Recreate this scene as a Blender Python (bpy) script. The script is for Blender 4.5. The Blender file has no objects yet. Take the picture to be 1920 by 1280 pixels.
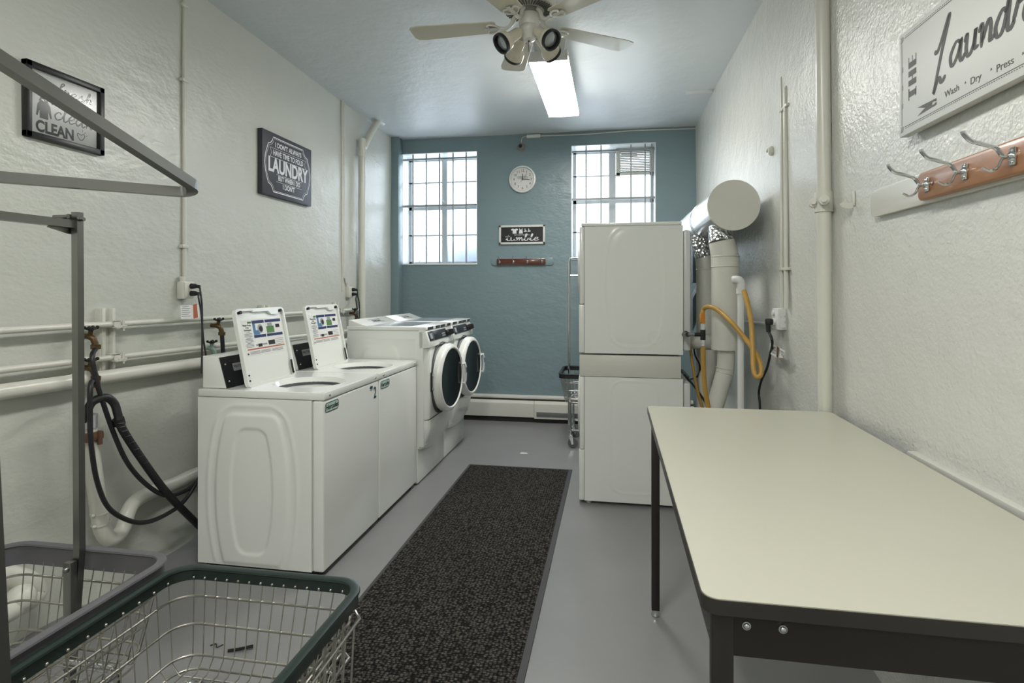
import bpy, bmesh, math, random
from mathutils import Vector, Matrix
random.seed(7)
PI = math.pi; R = math.radians
C = bpy.context.scene.collection

# ---------------------------------------------------------------- camera
FPX = 1080.0; VX = 1150.0; HY = 543.0; EYE = 1.5
YAW = math.atan((VX - 960) / FPX)
cd = bpy.data.cameras.new('camera'); cam = bpy.data.objects.new('camera', cd); C.objects.link(cam)
cd.sensor_width = 36; cd.lens = FPX / 1920 * 36
cd.shift_y = -(640 - HY) / 1920
cd.clip_start = 0.02; cd.clip_end = 100
cam.location = (0, 0, EYE); cam.rotation_euler = (PI / 2, 0, YAW)
bpy.context.scene.camera = cam

# ---------------------------------------------------------------- world, daylight, exposure
sc = bpy.context.scene
sc.view_settings.view_transform = 'Standard'; sc.view_settings.look = 'None'
sc.view_settings.gamma = 1; sc.view_settings.use_curve_mapping = False
sc.view_settings.exposure = 0.84
w = bpy.data.worlds.new('sky'); sc.world = w; w.use_nodes = True
bg = w.node_tree.nodes['Background']; bg.inputs[0].default_value = (0.86, 0.93, 1.0, 1); bg.inputs[1].default_value = 1.3

def area(name, loc, rot, sx, sy, power, col):
    l = bpy.data.lights.new(name, 'AREA'); l.shape = 'RECTANGLE'; l.size = sx; l.size_y = sy
    l.energy = power; l.color = col
    o = bpy.data.objects.new(name, l); C.objects.link(o); o.location = loc; o.rotation_euler = rot
    return o
DAY = (0.80, 0.91, 1.0)
area('daylight_window', (-2.02, 7.35, 2.75), (R(-78), 0, 0), 1.3, 1.7, 19, DAY)
area('daylight_window.001', (0.0, 7.35, 2.75), (R(-78), 0, 0), 1.3, 1.7, 19, DAY)
LAMP = 25.0        # emission of the fluorescent diffusers

# ---------------------------------------------------------------- helpers
def ray(px, py):
    a = (px - 960) / FPX; b = (HY - py) / FPX
    return Vector((-math.sin(YAW) + a * math.cos(YAW), math.cos(YAW) + a * math.sin(YAW), b))
def P(px, py, X=None, Y=None, Z=None):          # where a line of sight meets a real plane
    d = ray(px, py)
    t = X / d.x if X is not None else (Y / d.y if Y is not None else (Z - EYE) / d.z)
    return Vector((0, 0, EYE)) + d * t
WS = 0.022                                       # the right wall and the ceiling are not quite square
LN = 0.0137
def XR(y, z=2.0): return 0.872 + WS * (6.5 - y) + LN * (3.3 - z)
def ZC(y): return 3.275 + 0.021 * (6.5 - y)
def PR(px, py, off=0.0):                         # on the right wall, off metres in front of it
    d = ray(px, py); t = (0.872 + WS * 6.5 + LN * 3.3 - off - LN * EYE) / (d.x + WS * d.y + LN * d.z)
    return Vector((0, 0, EYE)) + d * t
XL = -2.555; YB = 6.5

def lin(c):
    return tuple(((x / 255) / 12.92 if x / 255 <= 0.04045 else ((x / 255 + 0.055) / 1.055) ** 2.4) for x in c) + (1,)

class B:
    def __init__(s, frame=None):
        s.bm = bmesh.new(); s.f = frame
    def _merge(s, t, m=None):
        if m is not None: t.transform(m)
        me = bpy.data.meshes.new('t'); t.to_mesh(me); t.free(); s.bm.from_mesh(me); bpy.data.meshes.remove(me)
        return s
    def box(s, x0, x1, y0, y1, z0, z1, bev=0, seg=2, m=None):
        t = bmesh.new(); bmesh.ops.create_cube(t, size=1)
        for v in t.verts:
            v.co = Vector(((x0 + x1) / 2 + v.co.x * (x1 - x0), (y0 + y1) / 2 + v.co.y * (y1 - y0), (z0 + z1) / 2 + v.co.z * (z1 - z0)))
        if bev: bmesh.ops.bevel(t, geom=list(t.edges), offset=bev, segments=seg, profile=0.5, affect='EDGES')
        return s._merge(t, m)
    def cyl(s, p0, p1, r, r2=None, n=20, cap=True, bev=0):
        p0 = Vector(p0); p1 = Vector(p1); d = p1 - p0
        q = d.to_track_quat('Z', 'Y').to_matrix().to_4x4(); q.translation = p0
        L = d.length; r2 = r if r2 is None else r2
        pr = [(r, 0), (r2, L)]
        if bev: pr = [(r - bev, 0), (r, bev), (r2, L - bev), (r2 - bev, L)]
        if cap: pr = [(0, 0)] + pr + [(0, L)]
        return s.lathe(pr, q, n)
    def lathe(s, prof, m=None, n=24, arc=2 * PI):
        t = bmesh.new(); rings = []
        for r, h in prof:
            if r < 1e-6: rings.append([t.verts.new((0, 0, h))])
            else: rings.append([t.verts.new((r * math.cos(arc * i / n), r * math.sin(arc * i / n), h)) for i in range(n)])
        for a, b in zip(rings, rings[1:]):
            if len(a) == 1 and len(b) == 1: continue
            for i in range(n):
                j = (i + 1) % n
                if len(a) == 1: t.faces.new((a[0], b[j], b[i]))
                elif len(b) == 1: t.faces.new((a[i], a[j], b[0]))
                else: t.faces.new((a[i], a[j], b[j], b[i]))
        bmesh.ops.recalc_face_normals(t, faces=t.faces)
        return s._merge(t, m)
    def tube(s, pts, r, n=8, smooth=0, closed=False, prof=None, cap=True, up=None, radii=None):
        pts = [Vector(p) for p in pts]
        if smooth: pts = catmull(pts, smooth, closed)
        N = len(pts)
        if prof is None: prof = [(r * math.cos(2 * PI * i / n), r * math.sin(2 * PI * i / n)) for i in range(n)]
        n = len(prof); t = bmesh.new(); rings = []; nrm = None
        for i, p in enumerate(pts):
            a = pts[i - 1] if (i > 0 or closed) else p
            b = pts[(i + 1) % N] if (i < N - 1 or closed) else p
            tan = (b - a).normalized()
            k = 1.0
            if up is not None:
                side = tan.cross(Vector(up)).normalized(); u = side.cross(tan).normalized()
                t1 = (p - a); t2 = (b - p)
                if t1.length > 1e-9 and t2.length > 1e-9:
                    c = max(0.35, math.cos(t1.angle(t2) / 2)); k = 1 / c
            else:
                if nrm is None:
                    nrm = tan.orthogonal().normalized()
                nrm = (nrm - tan * nrm.dot(tan)).normalized(); u = nrm; side = tan.cross(u)
            sc_ = radii[i] if radii and not smooth else 1
            rings.append([t.verts.new(p + side * x * k * sc_ + u * y * sc_) for x, y in prof])
        for i in range(N if closed else N - 1):
            a = rings[i]; b = rings[(i + 1) % N]
            for j in range(n):
                l = (j + 1) % n
                t.faces.new((a[j], a[l], b[l], b[j]))
        if cap and not closed:
            t.faces.new(rings[0][::-1]); t.faces.new(rings[-1])
        bmesh.ops.recalc_face_normals(t, faces=t.faces)
        return s._merge(t)
    def prism(s, poly, ext, bev=0):
        t = bmesh.new(); a = [t.verts.new(Vector(p)) for p in poly]; e = Vector(ext)
        b = [t.verts.new(Vector(p) + e) for p in poly]; n = len(a)
        t.faces.new(a); t.faces.new(b[::-1])
        for i in range(n): t.faces.new((a[i], b[i], b[(i + 1) % n], a[(i + 1) % n]))
        bmesh.ops.recalc_face_normals(t, faces=t.faces)
        if bev: bmesh.ops.bevel(t, geom=list(t.edges), offset=bev, segments=2, profile=0.5, affect='EDGES')
        return s._merge(t)
    def sphere(s, c, r, n=12, sc3=(1, 1, 1)):
        t = bmesh.new(); bmesh.ops.create_uvsphere(t, u_segments=n, v_segments=max(6, n // 2 + 1), radius=r)
        for v in t.verts: v.co = Vector((v.co.x * sc3[0], v.co.y * sc3[1], v.co.z * sc3[2])) + Vector(c)
        return s._merge(t)
    def grid(s, nu, nv, fn):
        t = bmesh.new(); g = [[t.verts.new(fn(i / nu, j / nv)) for j in range(nv + 1)] for i in range(nu + 1)]
        for i in range(nu):
            for j in range(nv): t.faces.new((g[i][j], g[i + 1][j], g[i + 1][j + 1], g[i][j + 1]))
        return s._merge(t)
    def text(s, body, size, m, xs=1.0, ext=0.0004, align='CENTER', shear=0, bold=0.0):
        cu = bpy.data.curves.new('t', 'FONT'); cu.body = body; cu.size = size; cu.extrude = ext; cu.align_x = align
        cu.align_y = 'CENTER'; cu.shear = shear; cu.resolution_u = 4; cu.offset = bold
        o = bpy.data.objects.new('t', cu); C.objects.link(o)
        dg = bpy.context.evaluated_depsgraph_get()
        me = bpy.data.meshes.new_from_object(o.evaluated_get(dg)); bpy.data.objects.remove(o); bpy.data.curves.remove(cu)
        t = bmesh.new(); t.from_mesh(me); bpy.data.meshes.remove(me)
        for v in t.verts: v.co.x *= xs
        return s._merge(t, m)
    def ribbon(s, pts, wd, m=None, smooth=5, closed=False, ext=0.0004, taper=True):
        pts = [Vector((p[0], p[1], 0)) for p in pts]
        if smooth: pts = catmull(pts, smooth, closed)
        t = bmesh.new(); N = len(pts); L = []; 
        for i, p in enumerate(pts):
            a = pts[i - 1] if (i or closed) else p; b = pts[(i + 1) % N] if (i < N - 1 or closed) else p
            d = (b - a).normalized(); n = Vector((-d.y, d.x, 0))
            k = wd / 2
            if taper: k *= 0.55 + 0.75 * abs(d.y)          # broad down-strokes, thin joins
            if taper and not closed and i in (0, N - 1): k *= 0.4
            L.append([t.verts.new(p + n * k + Vector((0, 0, z))) for z in (0, ext)] + [t.verts.new(p - n * k + Vector((0, 0, z))) for z in (ext, 0)])
        for i in range(N if closed else N - 1):
            a = L[i]; b = L[(i + 1) % N]
            for j in range(4): t.faces.new((a[j], a[(j + 1) % 4], b[(j + 1) % 4], b[j]))
        bmesh.ops.recalc_face_normals(t, faces=t.faces)
        return s._merge(t, m)

def catmull(p, k, closed=False):
    n = len(p); out = []
    rng = range(n if closed else n - 1)
    for i in rng:
        p1 = p[i]; p2 = p[(i + 1) % n]
        p0 = p[i - 1] if (i or closed) else p1 * 2 - p2
        p3 = p[(i + 2) % n] if (i + 2 < n or closed) else p2 * 2 - p1
        for j in range(k):
            t = j / k
            out.append(0.5 * ((2 * p1) + (p2 - p0) * t + (2 * p0 - 5 * p1 + 4 * p2 - p3) * t * t + (3 * p1 - p0 - 3 * p2 + p3) * t ** 3))
    if not closed: out.append(p[-1])
    return out
def FR(o, right, up):
    r = Vector(right).normalized(); u = Vector(up).normalized(); n = r.cross(u)
    m = Matrix((r, u, n)).transposed().to_4x4(); m.translation = Vector(o); return m
def rrect(x0, x1, y0, y1, r, z, k=6):
    o = []
    for cx, cy, a0 in ((x1 - r, y1 - r, 0), (x0 + r, y1 - r, 90), (x0 + r, y0 + r, 180), (x1 - r, y0 + r, 270)):
        for i in range(k + 1):
            a = R(a0 + 90 * i / k); o.append(Vector((cx + r * math.cos(a), cy + r * math.sin(a), z)))
    return o
def sq(a, b=None): b = b or a; return [(-a / 2, -b / 2), (a / 2, -b / 2), (a / 2, b / 2), (-a / 2, b / 2)]

ROOT = {}
def obj(name, b, m, parent=None, ang=38, flat=False):
    if parent is not None:
        r = parent
        while r.parent: r = r.parent
        M = ROOT.get(r)
        if M is not None: b.bm.transform(M.inverted())
    me = bpy.data.meshes.new(name); b.bm.to_mesh(me); b.bm.free()
    if not flat:
        me.shade_smooth(); me.set_sharp_from_angle(angle=R(ang))
    ms = m if isinstance(m, (list, tuple)) else [m]
    for q in ms: me.materials.append(q)
    o = bpy.data.objects.new(name, me); C.objects.link(o)
    if parent is not None: o.parent = parent
    return o
def tag(o, label, cat, group=None, kind=None):
    o['label'] = label; o['category'] = cat
    if group: o['group'] = group
    if kind: o['kind'] = kind
    return o
def thing(name, label, cat, loc, rotz=0, group=None):
    o = bpy.data.objects.new(name, None); C.objects.link(o); o.empty_display_size = 0.05
    o.location = loc; o.rotation_euler = (0, 0, rotz)
    m = Matrix.Translation(Vector(loc)) @ Matrix.Rotation(rotz, 4, 'Z'); ROOT[o] = m
    return tag(o, label, cat, group)
def single(name, b, m, label, cat, loc, group=None, kind=None, ang=38):
    b.bm.transform(Matrix.Translation(-Vector(loc)))
    o = obj(name, b, m, None, ang); o.location = loc
    return tag(o, label, cat, group, kind)
def struct(name, b, m, flat=False):
    o = obj(name, b, m, None, flat=flat); o['kind'] = 'structure'; return o
def copy_tree(o, parent=None):
    c = o.copy(); C.objects.link(c)
    if parent is not None: c.parent = parent
    for ch in [q for q in bpy.data.objects if q.parent is o]: copy_tree(ch, c)
    return c
def copy_thing(o, loc, rotz=None, label=None):
    c = copy_tree(o); c.location = loc
    if rotz is not None: c.rotation_euler.z = rotz
    if label: c['label'] = label
    return c

# ---------------------------------------------------------------- materials
def mat(name, col, rough=0.5, metal=0.0, spec=0.5, coat=0.0, var=0.0, vscale=8, bumps=(), aniso=None, emis=None, alpha=None):
    m = bpy.data.materials.new(name); m.use_nodes = True; nt = m.node_tree; p = nt.nodes['Principled BSDF']
    c = lin(col); p.inputs['Base Color'].default_value = c; p.inputs['Roughness'].default_value = rough
    p.inputs['Metallic'].default_value = metal; p.inputs['Specular IOR Level'].default_value = spec
    p.inputs['Coat Weight'].default_value = coat; p.inputs['Coat Roughness'].default_value = 0.08
    tc = nt.nodes.new('ShaderNodeTexCoord')
    def noise(scale, detail=3, stretch=None, typ='noise'):
        mp = nt.nodes.new('ShaderNodeMapping'); nt.links.new(tc.outputs['Object'], mp.inputs[0])
        if stretch: mp.inputs['Scale'].default_value = stretch
        n = nt.nodes.new('ShaderNodeTexNoise' if typ == 'noise' else 'ShaderNodeTexVoronoi')
        n.inputs['Scale'].default_value = scale
        if typ == 'noise': n.inputs['Detail'].default_value = detail
        nt.links.new(mp.outputs[0], n.inputs['Vector']); return n
    if var:
        n = noise(vscale); mx = nt.nodes.new('ShaderNodeMix'); mx.data_type = 'RGBA'
        mx.inputs['A'].default_value = tuple(x * (1 - var) for x in c[:3]) + (1,)
        mx.inputs['B'].default_value = tuple(min(1, x * (1 + var)) for x in c[:3]) + (1,)
        nt.links.new(n.outputs[0], mx.inputs['Factor']); nt.links.new(mx.outputs['Result'], p.inputs['Base Color'])
    last = None
    for (scale, strength, dist, stretch, typ) in bumps:
        n = noise(scale, 4, stretch, typ); bp = nt.nodes.new('ShaderNodeBump')
        bp.inputs['Strength'].default_value = strength; bp.inputs['Distance'].default_value = dist
        nt.links.new(n.outputs[0], bp.inputs['Height'])
        if last: nt.links.new(last.outputs[0], bp.inputs['Normal'])
        last = bp
    if last: nt.links.new(last.outputs[0], p.inputs['Normal'])
    if emis:
        p.inputs['Emission Color'].default_value = emis[0]; p.inputs['Emission Strength'].default_value = emis[1]
    return m

wall_b = ((5, 0.45, 0.020, (1, 1, 1.6), 'noise'), (22, 0.40, 0.005, (1, 1, 2.2), 'noise'), (110, 0.35, 0.0015, None, 'noise'))
M_wall = mat('cream_gloss_wall_paint', (196, 198, 190), 0.30, spec=0.5, var=0.04, vscale=2, bumps=wall_b)
M_rwall = mat('cream_stippled_wall_paint', (204, 205, 198), 0.27, spec=0.55, var=0.04, vscale=2, bumps=((6, 0.45, 0.02, None, 'noise'), (24, 0.3, 0.006, None, 'noise'), (75, 0.9, 0.004, None, 'noise')))
M_blue = mat('blue_wall_paint', (122, 141, 146), 0.32, spec=0.45, var=0.05, vscale=3, bumps=wall_b)
M_ceil = mat('blue_lit_white_ceiling_paint', (204, 209, 210), 0.42, spec=0.4, var=0.04, vscale=2, bumps=((6, 0.4, 0.02, None, 'noise'), (28, 0.35, 0.005, None, 'noise')))  # bluish light on the white ceiling is mixed into this colour
M_floor = mat('grey_floor_paint', (130, 130, 130), 0.30, spec=0.5, var=0.10, vscale=2.5, bumps=((3, 0.12, 0.01, None, 'noise'), (30, 0.10, 0.002, None, 'noise')))
M_floor.node_tree.nodes['Principled BSDF'].inputs['Specular IOR Level'].default_value = 0.45
M_reveal = mat('white_gloss_reveal_paint', (226, 230, 230), 0.3, bumps=((18, 0.5, 0.006, None, 'noise'),))
M_pipe = mat('cream_painted_pipe', (206, 206, 196), 0.28, var=0.04, vscale=6, bumps=((35, 0.15, 0.003, None, 'noise'),))
M_frame = mat('grey_white_steel_sash', (186, 192, 194), 0.4, bumps=((40, 0.2, 0.002, None, 'noise'),))
M_bar = mat('painted_security_bar', (150, 156, 158), 0.4)
M_white = mat('white_appliance_enamel', (229, 231, 226), 0.22, spec=0.5, coat=0.3)
M_white2 = mat('white_plastic', (214, 216, 213), 0.3)
M_cream = mat('cream_appliance_enamel', (210, 209, 200), 0.25, coat=0.2)
M_black = mat('black_plastic', (20, 20, 22), 0.35)
M_conblk = mat('speckled_black_console', (34, 34, 38), 0.3, var=0.3, vscale=120)
M_rubber = mat('black_hose_rubber', (24, 25, 28), 0.45)
M_glass_d = mat('dark_door_glass', (10, 11, 12), 0.08, spec=0.28, coat=0.0)
M_drum = mat('steel_drum', (120, 122, 124), 0.3, metal=1, bumps=((60, 0.3, 0.002, None, 'voronoi'),))
M_dark = mat('dark_gasket_rubber', (60, 63, 66), 0.5)
M_chrome = mat('chrome', (205, 208, 210), 0.14, metal=1)
M_steel = mat('brushed_square_tube_steel', (136, 136, 133), 0.3, metal=1, var=0.08, vscale=6, bumps=((80, 0.05, 0.001, (1, 1, 0.1), 'noise'),))
M_wire = mat('zinc_plated_wire', (176, 174, 166), 0.32, metal=1, var=0.15, vscale=30)
M_green = mat('dark_green_vinyl', (27, 40, 36), 0.32, var=0.12, vscale=10)
M_grayv = mat('grey_vinyl_bumper', (88, 87, 91), 0.4, var=0.1, vscale=8)
M_blkv = mat('black_vinyl_bumper', (30, 31, 33), 0.4)
M_table = mat('cream_laminate', (182, 181, 166), 0.34, spec=0.4, var=0.02, vscale=3, bumps=((500, 0.05, 0.0004, None, 'noise'),))
M_tedge = mat('dark_brown_edge_band', (46, 43, 40), 0.35, var=0.15, vscale=30)
M_tsteel = mat('dark_bronze_table_steel', (42, 38, 36), 0.38, metal=0.3, var=0.25, vscale=8)
M_brass = mat('aged_brass', (92, 74, 50), 0.45, metal=0.7, var=0.25, vscale=60)
M_copper = mat('copper_ring', (150, 80, 55), 0.35, metal=0.9)
M_patina = mat('green_patina_bronze', (120, 146, 130), 0.6, var=0.2, vscale=60)
M_rust = mat('rusty_iron', (92, 62, 44), 0.7, var=0.4, vscale=60)
M_yellow = mat('yellow_gas_hose', (178, 140, 66), 0.38, var=0.08, vscale=30)
M_duct = mat('painted_vent_duct', (208, 208, 199), 0.35, var=0.04, vscale=5, bumps=((20, 0.12, 0.003, None, 'noise'),))
M_galv = mat('galvanised_duct', (214, 216, 217), 0.24, metal=0.85, var=0.08, vscale=5, bumps=((9, 0.15, 0.004, None, 'noise'),))
M_foil = mat('crinkled_foil_tape', (222, 224, 226), 0.16, metal=1, bumps=((45, 1.0, 0.02, None, 'voronoi'), (120, 0.6, 0.006, None, 'noise')))
M_fan = mat('cream_fan_blade', (208, 202, 184), 0.12, spec=0.5, coat=0.5)
M_fanw = mat('white_fan_metal', (220, 219, 212), 0.25, coat=0.2)
M_bulb = mat('reflector_bulb_glass', (170, 176, 180), 0.08, metal=0.6)
M_fix = mat('white_fixture_metal', (214, 214, 210), 0.35)
M_woodr = mat('orange_varnished_pine', (152, 106, 70), 0.35, coat=0.12, var=0.22, vscale=9)
M_woodd = mat('dark_varnished_wood', (84, 44, 30), 0.25, coat=0.4, var=0.3, vscale=14)
M_print = mat('black_print', (26, 26, 27), 0.6)
M_grayp = mat('grey_print', (82, 82, 80), 0.6, var=0.15, vscale=90)
M_whitep = mat('white_print', (222, 224, 226), 0.5)
M_paper = mat('white_paper', (226, 227, 224), 0.6)
M_canvasd = mat('charcoal_canvas', (56, 56, 64), 0.5, bumps=((300, 0.2, 0.0006, None, 'noise'),))
M_canvasw = mat('white_canvas', (206, 207, 202), 0.5, bumps=((300, 0.15, 0.0005, None, 'noise'),))
M_board = mat('black_sign_board', (22, 24, 24), 0.5)
M_signfr = mat('whitewashed_sign_frame', (206, 206, 202), 0.5, var=0.08, vscale=40)
M_picfr = mat('black_picture_frame', (24, 23, 25), 0.35)
M_navy = mat('navy_label_print', (26, 44, 92), 0.5)
M_lblue = mat('light_blue_label_print', (74, 122, 160), 0.5)
M_lgreen = mat('green_label_print', (84, 128, 70), 0.5)
M_orange = mat('orange_label_print', (176, 98, 66), 0.5)
M_lgray = mat('grey_label_print', (150, 152, 156), 0.5)
M_teal = mat('teal_sticker_print', (30, 72, 72), 0.5)
M_tealp = mat('pale_teal_sticker', (176, 204, 196), 0.5)
M_beige = mat('beige_vent_plastic', (196, 196, 186), 0.4)
M_silver = mat('silver_badge', (196, 198, 202), 0.3, metal=0.6)
M_cutout = mat('grey_heater_slot', (104, 106, 104), 0.6)
M_outb = mat('blue_stand_in', (110, 150, 205), 0.6)

# rug weave
def rug_mat():
    m = mat('charcoal_ribbed_carpet', (58, 57, 55), 0.95, spec=0.15)
    nt = m.node_tree; p = nt.nodes['Principled BSDF']; tc = nt.nodes.new('ShaderNodeTexCoord')
    mp = nt.nodes.new('ShaderNodeMapping'); mp.inputs['Scale'].default_value = (62, 78, 1); nt.links.new(tc.outputs['Object'], mp.inputs[0])
    v = nt.nodes.new('ShaderNodeTexVoronoi'); v.inputs['Scale'].default_value = 1; v.inputs['Randomness'].default_value = 0.55
    nt.links.new(mp.outputs[0], v.inputs['Vector'])
    cr = nt.nodes.new('ShaderNodeValToRGB'); e = cr.color_ramp.elements
    e[0].position = 0.05; e[0].color = lin((104, 101, 96)); e[1].position = 0.62; e[1].color = lin((18, 18, 18))
    nt.links.new(v.outputs['Distance'], cr.inputs[0])
    n = nt.nodes.new('ShaderNodeTexNoise'); n.inputs['Scale'].default_value = 180; nt.links.new(tc.outputs['Object'], n.inputs['Vector'])
    mx = nt.nodes.new('ShaderNodeMix'); mx.data_type = 'RGBA'; mx.blend_type = 'MULTIPLY'; mx.inputs['Factor'].default_value = 0.8
    r2 = nt.nodes.new('ShaderNodeValToRGB'); r2.color_ramp.elements[0].position = 0.35; r2.color_ramp.elements[0].color = (0.2, 0.2, 0.2, 1); r2.color_ramp.elements[1].position = 0.66; r2.color_ramp.elements[1].color = (1.4, 1.35, 1.3, 1)
    nt.links.new(n.outputs[0], r2.inputs[0]); nt.links.new(cr.outputs[0], mx.inputs['A']); nt.links.new(r2.outputs[0], mx.inputs['B'])
    nt.links.new(mx.outputs['Result'], p.inputs['Base Color'])
    b = nt.nodes.new('ShaderNodeBump'); b.inputs['Strength'].default_value = 1; b.inputs['Distance'].default_value = 0.006; b.invert = True
    nt.links.new(v.outputs['Distance'], b.inputs['Height']); nt.links.new(b.outputs[0], p.inputs['Normal'])
    return m
M_rug = rug_mat(); M_rugb = mat('grey_rubber_border', (64, 64, 66), 0.7)

def frosted():
    m = bpy.data.materials.new('frosted_window_glass'); m.use_nodes = True; nt = m.node_tree
    for n in list(nt.nodes): nt.nodes.remove(n)
    o = nt.nodes.new('ShaderNodeOutputMaterial'); t = nt.nodes.new('ShaderNodeBsdfTranslucent'); a = nt.nodes.new('ShaderNodeBsdfTransparent')
    t.inputs[0].default_value = (0.93, 0.96, 1, 1); x = nt.nodes.new('ShaderNodeMixShader'); x.inputs[0].default_value = 0.45
    nt.links.new(t.outputs[0], x.inputs[1]); nt.links.new(a.outputs[0], x.inputs[2]); nt.links.new(x.outputs[0], o.inputs[0]); return m
M_pane = frosted()
def lamp_mat(name, k):
    m = bpy.data.materials.new(name); m.use_nodes = True; p = m.node_tree.nodes['Principled BSDF']
    p.inputs['Base Color'].default_value = (0.9, 0.9, 0.88, 1); p.inputs['Emission Color'].default_value = (1.0, 0.985, 0.94, 1); p.inputs['Emission Strength'].default_value = k
    return m
M_lamp = lamp_mat('lit_lamp_diffuser', LAMP)
def clear(name):
    m = bpy.data.materials.new(name); m.use_nodes = True; nt = m.node_tree
    for n in list(nt.nodes): nt.nodes.remove(n)
    o = nt.nodes.new('ShaderNodeOutputMaterial'); g = nt.nodes.new('ShaderNodeBsdfGlossy'); g.inputs['Roughness'].default_value = 0.16
    a = nt.nodes.new('ShaderNodeBsdfTransparent'); fz = nt.nodes.new('ShaderNodeFresnel'); x = nt.nodes.new('ShaderNodeMixShader')
    nt.links.new(fz.outputs[0], x.inputs[0]); nt.links.new(a.outputs[0], x.inputs[1]); nt.links.new(g.outputs[0], x.inputs[2]); nt.links.new(x.outputs[0], o.inputs[0]); return m
M_clear = clear('clear_picture_glass')
M_plasticb = clear('clear_plastic_bag')

# ================================================================ THE SETTING
YF = -2.6                                       # wall behind the camera
def quad(b, pts):
    t = bmesh.new(); t.faces.new([t.verts.new(Vector(p)) for p in pts]); b._merge(t)
# floor, ceiling
b = B(); b.box(-3.1, 1.6, YF - 0.3, YB + 0.5, -0.1, 0); struct('floor', b, M_floor)
b = B()
b.prism([(-3.1, YF - 0.3, ZC(YF - 0.3)), (-3.1, YB + 0.5, ZC(YB + 0.5)), (-3.1, YB + 0.5, 3.7), (-3.1, YF - 0.3, 3.7)], (4.7, 0, 0)); struct('ceiling', b, M_ceil)
# left wall with a rough swelling at its foot
def wl(u, v):
    y = YF + (YB - 0.05 - YF) * u; z = -0.01 + 3.55 * v
    foot = max(0, 1 - z / 0.42)
    bul = 0.075 * foot ** 1.3 * (0.75 + 0.35 * math.sin(3.1 * y) + 0.12 * math.sin(11 * y + z * 9)) if foot > 0 else 0
    return Vector((XL + bul + 0.004 * math.sin(2.3 * y + 1.7 * z) + 0.003 * math.sin(5 * z - y), y, z))
b = B(); b.grid(110, 90, wl); b.box(XL - 0.35, XL - 0.04, YF, YB + 0.05, 0, 3.5); struct('wall_left', b, M_wall)
b = B()
b.grid(60, 30, lambda u, v: Vector((XR(YF + (YB + 0.02 - YF) * u, 3.5 * v) + 0.004 * math.sin(6 * u * 4 + 3 * v), YF + (YB + 0.02 - YF) * u, 3.5 * v - 0.01)))
b.prism([(XR(YF) + 0.06, YF, 0), (XR(YB) + 0.06, YB, 0), (XR(YB) + 0.35, YB, 0), (XR(YF) + 0.35, YF, 0)], (0, 0, 3.5)); struct('wall_right', b, M_rwall)
b = B(); b.box(-3.0, 1.6, YF - 0.2, YF, 0, 3.6); struct('wall_front', b, M_wall)
# back wall with two window openings
W1 = (-2.479, -1.553, 1.795, 3.107); W2 = (-0.467, 0.458, 1.84, 3.12); WT = 0.34
b = B()
for x0, x1, z0, z1 in ((XL - 0.2, W1[0], 0, 3.6), (W1[1], W2[0], 0, 3.6), (W2[1], 1.5, 0, 3.6), (W1[0], W1[1], 0, W1[2]), (W1[0], W1[1], W1[3], 3.6), (W2[0], W2[1], 0, W2[2]), (W2[0], W2[1], W2[3], 3.6)):
    b.grid(max(2, int((x1 - x0) / .1)), max(2, int((z1 - z0) / .1)), lambda u, v: Vector((x0 + (x1 - x0) * u, YB, z0 + (z1 - z0) * v)))
    b.box(x0, x1, YB + 0.005, YB + WT, z0, z1)
struct('wall_back', b, M_blue)
b = B(); b.box(XL - 0.05, -2.462, 6.37, YB + 0.02, 0, 3.4, bev=0.006); struct('trim_1', b, M_blue)     # corner pier, painted like the back wall

def window(n, W, hz, mull, bars, thick):
    x0, x1, z0, z1 = W; t = thing('window_%d' % n, '', '', ((x0 + x1) / 2, YB, z0)); del t['label']; del t['category']; t['kind'] = 'structure'
    D = YB + 0.26; e = 0.006
    b = B(); b.box(x0, x0 + e, YB - 0.004, D + .05, z0, z1); b.box(x1 - e, x1, YB - 0.004, D + .05, z0, z1); b.box(x0, x1, YB - 0.004, D + .05, z1 - e, z1)
    b.box(x0, x1, YB - 0.012, D + .05, z0 - 0.004, z0 + 0.012, bev=.004); obj('window_reveal', b, M_reveal, t)
    b = B(); f = 0.035
    b.box(x0 + e, x0 + f + e, D, D + 0.035, z0, z1); b.box(x1 - f - e, x1 - e, D, D + 0.035, z0, z1)
    b.box(x0, x1, D, D + .035, z1 - f - e, z1 - e); b.box(x0, x1, D, D + .035, z0 + .01, z0 + .01 + f)
    b.box(mull - thick / 2, mull + thick / 2, D - 0.012, D + 0.036, z0, z1)
    for z, h in hz: b.box(x0 + e, x1 - e, D, D + 0.03, z - h / 2, z + h / 2)
    obj('window_frame', b, M_frame, t)
    b = B(); b.box(x0 + e, x1 - e, D + 0.014, D + 0.018, z0 + .01, z1 - e); obj('pane', b, M_pane, t)
    b = B()
    for x in bars: b.box(x - 0.0075, x + 0.0075, YB + 0.035, YB + 0.05, z0 + 0.01, z1 - 0.005)
    zm = [z for z, h in hz if h > 0.03][0]
    b.box(x0 + e, x1 - e, YB + 0.048, YB + 0.062, zm - 0.012, zm + 0.012); b.box(x0 + e, x1 - e, YB + 0.048, YB + 0.062, z1 - 0.07, z1 - 0.05)
    obj('security_bars', b, M_bar, t)
    return t
def wx(px): return P(px, 400, Y=YB + .05).x
def wz(py, px=830): return P(px, py, Y=YB + .26).z
t1 = window(1, W1, [(wz(342), .016), (wz(390), .042), (wz(441), .016)], P(834, 400, Y=YB + .26).x, [wx(q) for q in (775, 800, 824.5, 850, 874.5)], 0.062)
b = B(); mx = P(834, 400, Y=YB + .26).x; b.box(mx - .012, mx + .012, YB + .235, YB + .25, wz(388), wz(376)); b.cyl((mx, YB + .235, wz(380)), (mx - .02, YB + .2, wz(374)), .007); obj('latch', b, M_frame, t1)
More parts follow.
